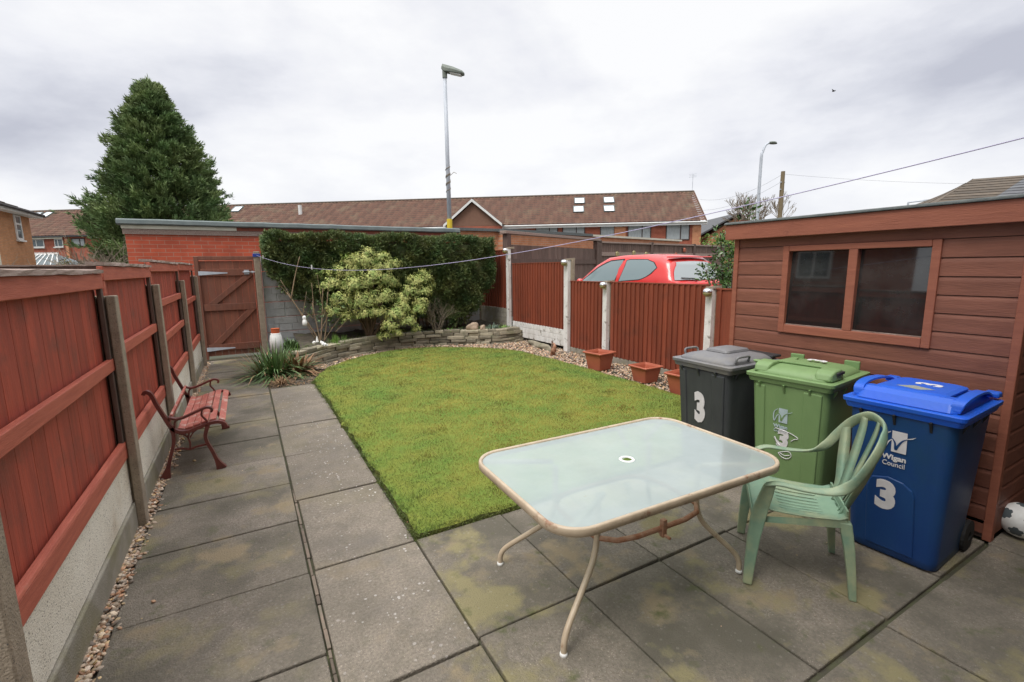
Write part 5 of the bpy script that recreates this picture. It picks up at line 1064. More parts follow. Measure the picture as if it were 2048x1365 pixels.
FT = 0.05       # front lean: dx per m
def fx(z): return -0.262-0.075*(z/0.95)           # front face x at height z
def bin_(kind, label, loc, rz, scale, body, lid):
    r = thing('wheelie_bin', label, 'wheelie bin', loc, rz, 'wheelie bins in front of the shed')
    r.scale = (scale,)*3
    bm = B(); secs = []
    for z in (0.0, 0.012, 0.06, 0.3, 0.6, 0.90, 0.945):
        k = z/0.95; hx0 = fx(z)+(0.015 if z == 0 else 0); hx1 = 0.20+0.07*k; hy = 0.225+0.038*k-(0.012 if z == 0 else 0)
        secs.append(rrect((hx1-hx0)/2, hy, 0.055, z, (hx0+hx1)/2, 0, n=5))
    loft(bm, secs); bd = obj('body', bm, body, r, smooth=False, bevel=0.0)
    for f_ in bd.data.polygons: f_.use_smooth = True
    # raised front panel
    def fp(y, z, o_): return (fx(z)-o_, y, z)
    bm = B()
    if kind == 'blue':
        out = [(0.125, 0.05), (0.14, 0.44), (0.115, 0.505), (0.03, 0.530), (-0.05, 0.515), (-0.095, 0.48), (-0.11, 0.44), (-0.125, 0.05)]
        prism(bm, out, lambda a, b_: fp(a, b_, 0.0), lambda a, b_: fp(a*0.95, b_*0.985+0.004, 0.010)); obj('front_panel', bm, body, r, bevel=0.005)
    else:
        out = [(0.135, 0.06), (0.14, 0.90), (-0.115, 0.90), (-0.12, 0.06)]
        prism(bm, [(0.20, 0.04), (0.225, 0.90), (0.155, 0.90), (0.145, 0.04)], lambda a, b_: fp(a, b_, -0.01), lambda a, b_: fp(a, b_, 0.010))
        prism(bm, [(-0.115, 0.04), (-0.105, 0.90), (-0.225, 0.90), (-0.20, 0.04)], lambda a, b_: fp(a, b_, -0.01), lambda a, b_: fp(a, b_, 0.010)); obj('corner_ribs', bm, body, r, bevel=0.008)
    for y in (0.19, 0.02, -0.15):
        bm = B(); hexa(bm, [(fx(.87), y-0.006, 0.86), (fx(.87), y+0.006, 0.86), (fx(.9)+0.01, y+0.006, 0.90), (fx(.9)+0.01, y-0.006, 0.90)], [(fx(.93)-0.03, y-0.006, 0.925), (fx(.93)-0.03, y+0.006, 0.925), (fx(.93)+0.01, y+0.006, 0.93), (fx(.93)+0.01, y-0.006, 0.93)])
        obj('rim_rib', bm, body if kind != 'blue' else 'dark', r); bm = B(); hexa(bm, [(-0.1+y, -0.255, 0.86), (-0.088+y, -0.255, 0.86), (-0.088+y, -0.245, 0.9), (-0.1+y, -0.245, 0.9)], [(-0.1+y, -0.285, 0.925), (-0.088+y, -0.285, 0.925), (-0.088+y, -0.25, 0.93), (-0.1+y, -0.25, 0.93)]); obj('rim_rib', bm, body if kind != 'blue' else 'dark', r)
    # rim: two steps
    bm = B(); cx = -0.03; rim = lid if kind == 'blue' else (body if kind != 'black' else 'bin_grey')
    loft(bm, [rrect(0.315, 0.278, 0.03, 0.922, cx, 0), rrect(0.322, 0.285, 0.03, 0.945, cx, 0), rrect(0.322, 0.285, 0.03, 0.958, cx, 0), rrect(0.334, 0.296, 0.03, 0.960, cx, 0), rrect(0.337, 0.298, 0.032, 0.984, cx, 0), rrect(0.328, 0.290, 0.03, 0.987, cx, 0)]); obj('rim', bm, rim, r, bevel=0.002)
    bm = B(); a = [(0.292, 0.252, 0.045, 0.988, cx), (0.289, 0.249, 0.045, 0.999, cx), (0.276, 0.236, 0.06, 1.013, cx), (0.250, 0.210, 0.06, 1.028, cx+.006), (0.18, 0.14, 0.06, 1.043, cx+.012)]
    loft(bm, [rrect(hx, hy, rd, z, c, 0, n=7) for hx, hy, rd, z, c in a]); ld = obj('lid', bm, lid, r, bevel=0.0)
    for f_ in ld.data.polygons: f_.use_smooth = True
    m_ = ld.modifiers.new('es', 'EDGE_SPLIT'); m_.split_angle = R(28)
    if kind == 'black':
        bm = B(); loft(bm, [rrect(0.16, 0.115, 0.04, 1.046, 0.03, 0.03, n=5), rrect(0.15, 0.105, 0.04, 1.064, 0.03, 0.03, n=5), rrect(0.10, 0.06, 0.04, 1.069, 0.03, 0.03, n=5)]); obj('lid_panel', bm, lid, ld, bevel=0.002)
        for y in (0.245, -0.245):
            bm = B(); s = 1 if y > 0 else -1; tube(bm, smooth_path([(-0.24, y, 1.0), (-0.235, y+0.012*s, 1.045), (-0.17, y+0.015*s, 1.052), (-0.09, y+0.012*s, 1.048), (-0.08, y, 1.01)], 4), 0.010, 8); obj('lid_handle', bm, lid, ld, smooth=True)
        bm = B(); bx(bm, 0.22, 0.345, -0.26, 0.26, 1.0, 1.022); obj('hinge_cover', bm, 'dark', ld, bevel=0.008)
    elif kind == 'green':
        for y in (0.205, -0.205):
            bm = B(); s = 1 if y > 0 else -1; w = 0.062
            loft(bm, [[(x, y-w+i_, z0), (x, y+w-i_, z0), (x, y+w-i_-0.006, z1), (x, y-w+i_+0.006, z1)] for x, z0, z1, i_ in ((-0.318, 0.992, 1.006, 0.02), (-0.300, 0.990, 1.040, 0.004), (-0.25, 0.99, 1.060, 0.0), (-0.17, 0.99, 1.064, 0.0), (-0.11, 0.99, 1.052, 0.008), (-0.08, 0.99, 1.03, 0.02))]); obj('lid_handle', bm, lid, ld, bevel=0.010, seg=3)
            bm = B(); bx(bm, -0.245, -0.125, y+s*0.040 if s > 0 else y-0.068, y+0.068 if s > 0 else y-0.040, 1.028, 1.048); obj('grip_block', bm, 'dark' if s < 0 else lid, ld, bevel=0.004)  # solid block, dark on one handle to stand for shade in an opening
        bm = B(); prism(bm, [(-0.21, 0.20), (-0.14, 0.13), (-0.14, -0.12), (-0.19, -0.17), (-0.16, -0.20), (-0.10, -0.16), (-0.02, 0.0), (0.0, 0.10), (0.10, 0.12), (0.09, 0.16), (-0.08, 0.17)], lambda a, b_: (a, b_, 1.046), lambda a, b_: (a, b_, 1.059)); obj('lid_panel', bm, lid, ld, bevel=0.004)
        bm = B(); lathe(bm, [(0.012, 0), (0.014, 0.03), (0.032, 0.04), (0.032, 0.048), (0.01, 0.05)], 14, (-0.23, 0.272, 1.01)); obj('lid_latch', bm, lid, ld, smooth=True)
        for q in (-0.24, 0.14): bm = B(); bx(bm, 0.235, 0.26, q, q+0.10, 1.0, 1.06); obj('hinge_cover', bm, lid, ld, bevel=0.006)
    else:
        for s in (1, -1):
            bm = B(); P_ = smooth_path([(-0.305, s*0.225, 1.000), (-0.285, s*0.238, 1.042), (-0.20, s*0.245, 1.066), (-0.06, s*0.245, 1.070), (0.10, s*0.240, 1.055), (0.22, s*0.235, 1.015)], 5)
            loft(bm, [[q+Vector((0, -0.026, 0.007)), q+Vector((0, 0.026, 0.007)), q+Vector((0, 0.028, -0.006)), q+Vector((0, -0.028, -0.006))] for q in P_]); obj('lid_handle', bm, lid, ld, bevel=0.004)
            bm = B(); bx(bm, 0.23, 0.30, s*0.25-0.035, s*0.25+0.035, 1.0, 1.035); obj('hinge_cover', bm, lid, ld, bevel=0.01)
        bm = B(); loft(bm, [rrect(0.20, 0.17, 0.04, 1.040, -0.04, 0, n=5), rrect(0.205, 0.175, 0.05, 1.058, -0.045, 0, n=5), rrect(0.18, 0.15, 0.05, 1.066, -0.04, 0, n=5)]); obj('lid_panel', bm, lid, ld, bevel=0.003)
        bm = B(); loft(bm, [rrect(0.06, 0.235, 0.03, 0.990, -0.268, 0, n=5), rrect(0.05, 0.230, 0.03, 1.035, -0.245, 0, n=5), rrect(0.03, 0.215, 0.02, 1.058, -0.225, 0, n=5)]); obj('lid_lip', bm, lid, ld, bevel=0.004)
    bm = B(); tube(bm, [(0.315, -0.22, 0.975), (0.315, 0.22, 0.975)], 0.016, 10); obj('rear_handle', bm, 'dark', r, smooth=True)
    for s in (-1, 1):
        bm = B(); ring = [[(0.22+q*math.cos(t), s*0.225+yy, 0.10+q*math.sin(t)) for q, yy in ((0.10, -0.022), (0.10, 0.022), (0.03, 0.025), (0.03, -0.025))] for t in np.linspace(0, 2*math.pi, 19)[:-1]]
        vr = [[bm.verts.new(p) for p in k_] for k_ in ring]
        for i in range(18):
            for j in range(4): bm.faces.new([vr[i][j], vr[(i+1) % 18][j], vr[(i+1) % 18][(j+1) % 4], vr[i][(j+1) % 4]])
        obj('wheel', bm, 'rubber', r)
    return r
tilt = -math.atan(0.075/0.95)
def logo(r, y, z, s, m, body, words=True):
    """white square with the brushed W, and the two words under it. s = square width"""
    o_ = 0.004; F_ = lambda a, b_, k=0: (fx(z+b_*s)-o_-k, y-a*s, z+b_*s)
    bm = B(); prism(bm, [(-0.35, 0.95), (0.65, 0.95), (0.65, -0.85), (-0.35, -0.85)], lambda a, b_: F_(a, b_, 0), lambda a, b_: F_(a, b_, 0.001)); obj('logo_square', bm, m, r)
    def stroke(pts, w, k):
        sp_ = smooth_path([(p[0], 0, p[1]) for p in pts], 5); n_ = len(sp_); bmq = B(); Lq = []
        for i in range(n_):
            d = (sp_[min(i+1, n_-1)]-sp_[max(i-1, 0)]).normalized(); nn = Vector((-d.z, 0, d.x)); ww = w*(0.25+0.75*math.sin(math.pi*min(1, (i+1)/(n_))))
            Lq.append((sp_[i]+nn*ww/2, sp_[i]-nn*ww/2))
        loft(bmq, [[F_(a.x, a.z, k), F_(b_.x, b_.z, k), F_(b_.x, b_.z, k+0.0008), F_(a.x, a.z, k+0.0008)] for a, b_ in Lq]); return bmq
    obj('logo_swoosh', stroke([(-0.45, 0.85), (-0.85, 0.45), (-0.95, -0.15), (-0.85, -0.75), (-0.55, -0.05), (-0.25, 0.25)], 0.13, 0.0014), m, r)
    obj('logo_swoosh', stroke([(0.55, 0.45), (0.95, 0.60), (1.20, 0.78)], 0.07, 0.0014), m, r)
    obj('logo_letter', stroke([(-0.32, 0.30), (-0.12, -0.05), (-0.05, -0.60), (0.10, -0.25), (0.35, 0.20), (0.66, 0.46)], 0.17, 0.0024), body, r)
    if words:
        flat_text(r, 'Wigan', 0.60*s, 'lettering', m, y+0.12*s, z-1.38*s, fx(z-1.38*s)-o_, tilt, 0.022*s, 1.05)
        flat_text(r, 'Council', 0.58*s, 'lettering', m, y+0.12*s, z-1.95*s, fx(z-1.95*s)-o_, tilt, 0.004*s, 0.86)
rb = bin_('blue', 'blue wheelie bin nearest the camera with grey tape on its lid', (3.16, 1.065, 0), 0.045, 0.875, 'bin_blue', 'lid_blue')
logo(rb, 0.0, 0.757, 0.073, 'white_mark', 'bin_blue')
flat_text(rb, '3', 0.235, 'number', 'white_mark', 0.032, 0.398, fx(0.398)-0.0115, tilt, 0.014, 0.92)
top_text(rb, '3', 0.17, 'number', 'white_mark', 0.0, -0.03, 1.068, R(0), 0.006, 0.9)
bm = B(); prism(bm, [(-0.16, 0.09), (-0.09, 0.02), (-0.13, -0.09), (-0.19, -0.03)], lambda a, b_: (a, b_, 1.0665), lambda a, b_: (a, b_, 1.0675)); obj('tape', bm, 'tape', rb)
rg = bin_('green', 'green wheelie bin between the black and the blue bins', (3.235, 1.705, 0), 0.115, 0.89, 'bin_green', 'bin_green')
logo(rg, 0.030, 0.690, 0.060, 'pale_print', 'bin_green')
flat_text(rg, '3', 0.175, 'number', 'white_mark', 0.018, 0.510, fx(0.51)-0.004, tilt, 0.010, 0.95, R(-6), 0.002)
bm = B()
for k, pth in enumerate([[(0.07, 0.59), (-0.03, 0.575), (-0.085, 0.55), (-0.06, 0.535), (-0.04, 0.515)], [(0.075, 0.52), (0.055, 0.48), (0.035, 0.46)], [(0.045, 0.40), (0.02, 0.375), (-0.02, 0.372), (-0.045, 0.40), (-0.03, 0.43), (0.02, 0.415), (0.045, 0.40)], [(0.035, 0.405), (0.0, 0.392), (-0.035, 0.405)]]):
    tube(bm, smooth_path([(fx(b_)-0.005, a, b_) for a, b_ in pth], 4), 0.0028 if k != 1 else 0.006, 5)
obj('paint_scribble', bm, 'white_mark', rg)
top_text(rg, '3', 0.17, 'number', 'white_mark', 0.07, -0.03, 1.0595, R(0), 0.006, 0.9)
rk = bin_('black', 'black wheelie bin with dusty grey lid, farthest of the three bins', (3.19, 2.285, 0), -0.01, 0.89, 'bin_black', 'bin_grey')
flat_text(rk, '3', 0.33, 'number', 'white_mark', 0.012, 0.575, fx(0.575)-0.005, tilt, 0.020, 0.66, 0, 0.003)

# =====================================================================  POTS AND ORNAMENTS
def pot(label, loc, rz, s):
    r = thing('plant_pot', label, 'plant pot', loc, rz, 'square terracotta pots along the right fence'); r.scale = (s, s, s)
    def sq(h, z): return rrect(h, h, 0.012, z, n=3)
    bm = B(); loft(bm, [sq(0.125, 0), sq(0.165, 0.235)], cap=True); loft(bm, [sq(0.15, 0.231), sq(0.153, 0.232)], cap=False)
    obj('body', bm, 'terracotta', r, bevel=0.004)
    bm = B(); rings = [sq(0.165, 0.232), sq(0.185, 0.236), sq(0.190, 0.250), sq(0.183, 0.262), sq(0.168, 0.262), sq(0.160, 0.235)]
    loft(bm, rings, cap=False); obj('rim', bm, 'terracotta', r, smooth=True)
    bm = B(); [hexa(bm, [(-0.118+0.236*k-0.012, -0.13, 0.02), (-0.118+0.236*k+0.012, -0.13, 0.02), (-0.118+0.236*k+0.012, -0.120, 0.02), (-0.118+0.236*k-0.012, -0.120, 0.02)], [(-0.15+0.30*k-0.012, -0.170, 0.228), (-0.15+0.30*k+0.012, -0.170, 0.228), (-0.15+0.30*k+0.012, -0.155, 0.228), (-0.15+0.30*k-0.012, -0.155, 0.228)]) for k in (0, 1)]
    return r
# inside faces are open: use dark soil-free interior via solid body with inset
def pot2(label, loc, rz, s, tall=1.0):
    r = thing('plant_pot', label, 'plant pot', loc, rz, 'square terracotta pots along the right fence'); r.scale = (s, s, s*tall)
    bm = B(); S_ = [(0.125, 0.0), (0.162, 0.232), (0.186, 0.236), (0.190, 0.250), (0.183, 0.262), (0.168, 0.262), (0.155, 0.232), (0.120, 0.02)]
    loft(bm, [rrect(h, h, 0.014, z, n=3) for h, z in S_[:2]], cap=False); body_rings = [rrect(h, h, 0.014, z, n=3) for h, z in S_[5:]]
    loft(bm, body_rings, cap=False); vs = [bm.verts.new(p) for p in rrect(0.120, 0.120, 0.014, 0.02, n=3)]; bm.faces.new(vs); vs = [bm.verts.new(p) for p in rrect(0.125, 0.125, 0.014, 0.0, n=3)]; bm.faces.new(vs)
    obj('body', bm, 'terracotta', r)
    bm = B(); loft(bm, [rrect(h, h, 0.016, z, n=3) for h, z in S_[1:6]], cap=False); obj('rim', bm, 'terracotta', r, smooth=True)
    bm = B(); quad(bm, [(-0.145, -0.145, 0.13), (0.145, -0.145, 0.13), (0.145, 0.145, 0.13), (-0.145, 0.145, 0.13)]); obj('soil', bm, 'terracotta', r)
    return r
pot2('taller terracotta pot with a square rim, farthest along the fence', (4.72, 5.62, 0), R(8), 1.0, 1.05)
pot2('smaller tapered terracotta pot, middle of the three', (4.74, 4.66, 0), R(0), 0.92, 0.92)
pot2('terracotta pot mostly hidden behind the black bin', (4.68, 3.93, 0), R(5), 1.0)
r = thing('rusty_ornament', 'small rusty bird ornament standing on the gravel', 'ornament', (4.74, 6.90, 0))
bm = B(); tube(bm, smooth_path([(0.0, 0.03, 0.03), (0, 0.0, 0.09), (0.0, -0.02, 0.15), (0.01, -0.01, 0.2), (0.0, 0.03, 0.22)], 4), [0.02]*3+[0.045]*4+[0.035]*4+[0.02]*4+[0.022, 0.008], 8); obj('body', bm, 'rust', r, smooth=True)
bm = B(); prism(bm, [(-0.05, 0.0), (0.05, 0.0), (0.04, 0.12), (-0.03, 0.13)], lambda a, b_: (a, 0.03, b_), lambda a, b_: (a, 0.045, b_)); obj('wing', bm, 'rust', r)
bm = B(); bx(bm, -0.015, 0.015, 0.045, 0.06, 0.0, 0.26); obj('stake', bm, 'wood_worn', r)
# white churn
r = thing('white_jar', 'white jar with orange lid standing behind the strap leaved plant', 'jar', (0.385, 8.9, 0.20))
bm = B(); lathe(bm, [(0.07, 0), (0.10, 0.01), (0.103, 0.20), (0.088, 0.29), (0.072, 0.315), (0.074, 0.33)], 20); obj('body', bm, 'white_ceramic', r, smooth=True)
bm = B(); lathe(bm, [(0.066, 0.331), (0.068, 0.40), (0.071, 0.402), (0.071, 0.41), (0.0001, 0.412)], 20); obj('lid', bm, 'orange_lid', r, smooth=False)
# hanging white ornament
r = thing('owl_ornament', 'small white owl ornament hanging in the pruned shrub', 'ornament', (0.87, 9.05, 0.60))
bm = B(); lathe(bm, [(0.02, 0.0), (0.038, 0.02), (0.042, 0.06), (0.034, 0.10), (0.022, 0.115), (0.033, 0.14), (0.030, 0.17), (0.01, 0.185)], 14); obj('body', bm, 'white_ceramic', r, smooth=True)
# pale shell stones on the wall
for k, (x, y, s, l) in enumerate([(1.00, 8.52, 0.07, 'cluster of pale shells lying on the left end of the stone wall')]):
    bm = B()
    for q in range(9):
        m4 = Matrix.Translation((x+random.uniform(-.13, .13), y+random.uniform(-.05, .05), 0.31+random.uniform(0, .06))) @ Matrix.Rotation(random.uniform(0, 3), 4, Vector((random.random(), random.random(), 0.5)).normalized()) @ Matrix.Diagonal((1.2, 0.8, 0.6, 1))
        v0 = len(bm.verts); bmesh.ops.create_icosphere(bm, subdivisions=1, radius=s*random.uniform(0.4, 0.8), matrix=m4)
    bmesh.ops.create_cone(bm, cap_ends=True, segments=6, radius1=0.03, radius2=0.004, depth=0.1, matrix=Matrix.Translation((x-0.01, y, 0.42)))
    tag(obj('shell_cluster', bm, 'white_ceramic', bevel=0.004), l, 'ornament')
def rock(name, label, loc, s, m='boulder', rot=0):
    bm = B(); bmesh.ops.create_icosphere(bm, subdivisions=3, radius=1.0)
    for v in bm.verts:
        k = 1+0.16*math.sin(v.co.x*4+loc[0]*9)+0.13*math.cos(v.co.y*5+v.co.z*3)+random.uniform(-.03, .03); v.co = Matrix.Rotation(rot, 3, 'Z') @ Vector((v.co.x*s[0]*k, v.co.y*s[1]*k, v.co.z*s[2]*k))+Vector(loc)
    return tag(obj(name, bm, m, smooth=True), label, 'rock')
rock('boulder', 'rounded buff boulder on top of the stone wall', (4.17, 9.12, 0.33), (0.13, 0.10, 0.10))
rock('boulder', 'pink angular stone leaning beside the rounded boulder on the wall', (4.34, 8.98, 0.29), (0.10, 0.05, 0.085), rot=0.6)
rock('edging_stone', 'long mossy log-like edging stone lying on the gravel below the white board', (5.03, 7.80, 0.02), (0.07, 0.52, 0.07), 'stone', rot=-0.12)
set_tint(bpy.context.scene.objects['edging_stone'].data, [0.4]*len(bpy.context.scene.objects['edging_stone'].data.vertices))
# football
r = thing('football', 'scuffed white and navy football at the right edge beside the shed', 'football', (3.80, 0.76, 0.10))
bm = B(); bmesh.ops.create_icosphere(bm, subdivisions=4, radius=0.10); o = obj('ball', bm, 'white_ceramic', r, smooth=True); o.data.materials.append(MT['panel_dark']); o.data.materials.append(MT['rubber'])
bm = B(); bmesh.ops.create_icosphere(bm, subdivisions=1, radius=1.0); ic = [v.co.normalized() for v in bm.verts]; bm.free()
bm = B(); bmesh.ops.create_icosphere(bm, subdivisions=0+1, radius=1.0); dirs = [Vector(v.co).normalized() for v in list(bm.verts)[:12]]; bm.free()
for f_ in o.data.polygons:
    c = f_.center.normalized()
    if max(c.dot(d) for d in dirs) > 0.95: f_.material_index = 1

# =====================================================================  VEGETATION
def sprays(P, D, n_per, length, width, spread=0.5, droop=0.0):
    """fans of leaflets: for each P with main direction D"""
    n = len(P); Pp = np.repeat(P, n_per, 0); Dd = np.repeat(D, n_per, 0); k = len(Pp)
    off = Dd*(rng.random((k, 1))*length*1.2); d = norm(Dd+randdir(k)*spread-np.array([0, 0, droop])); pos = Pp+off+rng.normal(0, length*0.12, (k, 3))
    V, F = blades(pos, d, randdir(k), length*rng.uniform(0.5, 1.1, k), width, 0.15); return V, F, k
def plant_mesh(name, V, F, m, parent, n_leaf, base=None):
    t = np.repeat(np.clip(rng.normal(0.5, 0.25, n_leaf), 0, 1), 4) if base is None else np.repeat(base, 4)
    return np_mesh(name, V, F, m, parent, tint=t)
# conifer
r = thing('conifer_tree', 'big pyramidal green conifer rising behind the brick garage', 'tree', (-3.25, 30.2, 0))
bm = B(); tube(bm, [(0, 0, 0), (0, 0, 4), (0.05, 0.3, 10.2)], [0.28, 0.2, 0.04], 10); obj('trunk', bm, 'bark', r)
H_ = 10.9; nb = 950; P = []; D = []; BS = []; limb = B()
for k in range(nb):
    z = 1.0+(H_-1.3)*(rng.random()**1.35); fr = 1-(z-0.2)/H_; rad = 3.85*min(1, fr*1.17)**1.0*(1.0 if z > 2.2 else 0.86)
    th = rng.uniform(0, 2*math.pi); rad *= 1+0.13*math.sin(3*th+z*1.1)+rng.uniform(-0.18, 0.16); rad *= float(np.interp(z, [1, 2.5, 4.8], [0.62, 0.74, 1.0]))
    if rng.random() < 0.14: rad *= 1.17
    th_ = th; tip = np.array([rad*math.cos(th_), rad*math.sin(th_)+0.03*z, z+0.15*rad]); root = np.array([0, 0, z-0.25*rad])
    dv = (tip-root)/np.linalg.norm(tip-root); L = np.linalg.norm(tip-root)
    m_ = 26; tt = rng.uniform(0.35, 1.0, m_)**0.7; w = ((1.02-tt)*1.1+0.05)*min(1, 0.25+rad*0.30)*0.8
    pts = root+dv*(tt*L)[:, None]+rng.normal(0, 1, (m_, 3))*w[:, None]*np.array([0.55, 0.55, 0.32]); P.append(pts)
    dd = norm(np.tile(dv+np.array([0, 0, 0.35]), (m_, 1))+rng.normal(0, 0.35, (m_, 3))); D.append(dd); BS.append(np.full(m_, rng.uniform(0.2, 0.8)))
    if k % 4 == 0: tube(limb, [root, tip*0.8+root*0.2], [0.05, 0.015], 4)
obj('limbs', limb, 'bark', r)
P = np.vstack(P); D = np.vstack(D); BS = np.concatenate(BS)
V, F, k = sprays(P, D, 11, 0.24, 0.050, 0.5, -0.05); plant_mesh('crown', V, F, 'conifer', r, k, np.clip(np.repeat(BS, 11)+rng.normal(0, 0.18, k), 0, 1))
# hedge
r = thing('hedge', 'clipped dark green conifer hedge in front of the concrete wall', 'hedge', (2.7, 9.9, 0))
def hb(x): return np.interp(x, [0.38, 0.6, 0.95, 1.6, 2.6, 3.3, 3.9, 4.3, 4.75, 5.0], [1.75, 1.15, 0.98, 0.85, 0.72, 0.50, 0.34, 0.42, 0.95, 1.6])
n = 13000; X = rng.uniform(0.40, 4.90, n); zt = 2.20+0.03*np.sin(X*5)+0.02*np.sin(X*13); zb = hb(X); which = rng.random(n)
Z = zb+(zt-zb)*rng.random(n); bul = 0.07*np.sin(X*4.1+Z*3)+0.05*np.sin(X*9-Z*7)+0.04*np.sin(X*17+Z*13); yf = 9.42+0.10*(X-0.4)/4.6+0.10*np.clip((1.2-Z), 0, 1)
Y = yf-bul+np.abs(rng.normal(0, 0.07, n)); nrm = np.tile([0, -1.0, 0.35], (n, 1))
tp = which < 0.28; Z[tp] = zt[tp]-np.abs(rng.normal(0, .05, tp.sum())); Y[tp] = yf[tp]+rng.random(tp.sum())*0.75; nrm[tp] = [0, -0.25, 1]
en = which > 0.88; side = rng.random(n) < 0.5; X[en] = np.where(side[en], 0.40, 4.88)+np.where(side[en], 1, -1)*np.abs(rng.normal(0, .06, en.sum())); Y[en] = 9.5+rng.random(en.sum())*0.7; nrm[en] = np.where(side[en][:, None], [-1, -0.3, 0.3], [1, -0.3, 0.3])
zmin = hb(X); bad = Z < zmin; Z[bad] = zmin[bad]+rng.random(bad.sum())*0.5
P = np.column_stack([X-2.7, Y-9.9, Z]); D = norm(nrm+rng.normal(0, 0.45, (n, 3)))
V, F, k = sprays(P, D, 12, 0.062, 0.014, 0.6, 0.0); bs = 0.5+0.3*np.sin(X*3+Z*5)*np.sin(X*7-Z*2); plant_mesh('foliage', V, F, 'hedge', r, k, np.clip(np.repeat(bs, 12)+rng.normal(0, 0.26, k), 0, 1))
bm = B(); tube(bm, [(1.35, -0.1, 0.2), (1.3, -0.05, 1.0), (1.2, 0, 1.9)], [0.06, 0.05, 0.02], 8)
for k in range(26):
    x = rng.uniform(-2.1, 2.1); tube(bm, [(x*0.8+0.3, 0.0, max(0.25, hb(x+2.7)-0.2)), (x, rng.uniform(-.2, .1), 2.0)], [0.015, 0.006], 5)
bx(bm, -2.15, 2.2, -0.22, 0.25, 1.75, 2.12); obj('stems', bm, 'bark', r)
bm = B()   # solid core, tinted darkest to stand for shade inside the foliage
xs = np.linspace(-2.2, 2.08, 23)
loft(bm, [[(x, -0.30, float(hb(x+2.7))+0.14), (x, -0.32, 2.08), (x, 0.25, 2.08), (x, 0.25, float(hb(x+2.7))+0.25)] for x in xs]); o = obj('shade_core', bm, 'hedge', r); set_tint(o.data, [0.0]*len(o.data.vertices))
# pieris bush
r = thing('variegated_bush', 'bushy shrub with yellow and green leaves in the raised bed', 'shrub', (2.05, 9.35, 0.28))
cl = [(-.62, -.12, .55, .22), (-.45, -.18, .42, .16), (-.15, -.25, .48, .2), (0.1, -.3, .5, .2), (0, 0, 1.45, .30), (-0.35, -.05, 1.28, .28), (0.32, -.05, 1.35, .27), (-0.6, 0, 1.05, .22), (-0.72, -.02, 1.22, .15), (-.25, -.15, 1.02, .32), (0.12, -.15, 1.12, .34), (0.42, -.05, 1.05, .24), (-.5, -.12, .76, .25), (-.15, -.2, .70, .30), (0.22, -.2, .78, .3), (0.05, 0, 1.62, .18), (0.55, 0, 1.42, .14),
      (0.98, -.05, 1.05, .22), (1.2, -.05, 1.12, .15), (0.85, -.1, .86, .2), (1.12, -.1, .84, .18), (0.65, -.15, .72, .18), (1.33, 0, 0.98, .10), (0.45, -.35, .42, .22), (0.30, -.40, .22, .17), (0.65, -.38, .28, .19), (0.9, -.35, .5, .15), (0.42, -.42, 0.08, .12), (0.85, -.35, .12, .10), (1.0, -.2, .62, .18), (-.75, -.05, 1.0, .16), (.55, -.3, .55, .2), (.2, -.35, .05, .13), (1.15, -.1, 1.25, .10), (-.3, -.1, 1.5, .18), (.3, -.1, 1.55, .16)]
P = []; D = []; BS = []
for cx_, cy_, cz_, rr_ in cl:
    for q in range(int(70*(rr_/0.25)**2)):
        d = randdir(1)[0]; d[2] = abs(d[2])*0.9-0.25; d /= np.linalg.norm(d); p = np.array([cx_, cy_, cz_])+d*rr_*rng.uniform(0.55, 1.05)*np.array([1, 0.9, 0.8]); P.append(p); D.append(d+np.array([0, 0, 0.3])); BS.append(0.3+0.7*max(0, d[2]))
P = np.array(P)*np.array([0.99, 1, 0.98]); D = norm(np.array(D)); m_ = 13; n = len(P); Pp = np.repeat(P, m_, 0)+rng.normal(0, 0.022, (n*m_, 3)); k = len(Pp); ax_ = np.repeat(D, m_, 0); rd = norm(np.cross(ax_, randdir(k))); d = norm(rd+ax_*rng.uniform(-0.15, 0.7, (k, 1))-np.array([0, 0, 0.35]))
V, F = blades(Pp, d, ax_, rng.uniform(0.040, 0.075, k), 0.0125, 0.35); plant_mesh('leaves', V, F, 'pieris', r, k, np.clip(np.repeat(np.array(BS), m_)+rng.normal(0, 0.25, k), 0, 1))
bm = B()
for cx_, cy_, cz_, rr_ in cl[4:20]: tube(bm, smooth_path([(0.03*cx_, 0, -0.06), (cx_*0.3+0.02, cy_*0.3, cz_*0.35), (cx_*0.75, cy_*0.8, cz_*0.75), (cx_*0.9, cy_, cz_)], 3), [0.022]*3+[0.016]*3+[0.010]*3+[0.006], 6)
obj('branches', bm, 'bark', r, smooth=True)
# bare twig shrub right of it, pruned stems left
def twiggy(name, label, loc, stems, m, cat='shrub', seed=1, rad=0.008, depth=3, fan=0.5, ln=0.45):
    rn = random.Random(seed); bm = B(); r = thing(name, label, cat, loc)
    def br(p, d, L, rr, k):
        q = p+d*L+Vector((rn.uniform(-1, 1), rn.uniform(-1, 1), rn.uniform(-.3, .5)))*L*0.12; mid = (p+q)/2+Vector((rn.uniform(-1, 1), rn.uniform(-1, 1), 0))*L*0.06
        tube(bm, [p, mid, q], [rr, rr*0.85, rr*0.65], 5)
        if k:
            for _ in range(rn.choice((2, 3))):
                nd = (d+Vector((rn.uniform(-1, 1), rn.uniform(-1, 1), rn.uniform(-.4, .8)))*fan).normalized(); br(p.lerp(q, rn.uniform(0.5, 1)), nd, L*rn.uniform(0.5, 0.75), rr*0.6, k-1)
    for _ in range(stems): br(Vector((rn.uniform(-.1, .1), rn.uniform(-.06, .06), 0)), Vector((rn.uniform(-.6, .6), rn.uniform(-.4, .3), 1)).normalized(), ln*rn.uniform(0.7, 1.2), rad, depth)
    obj('stems', bm, m, r); return r
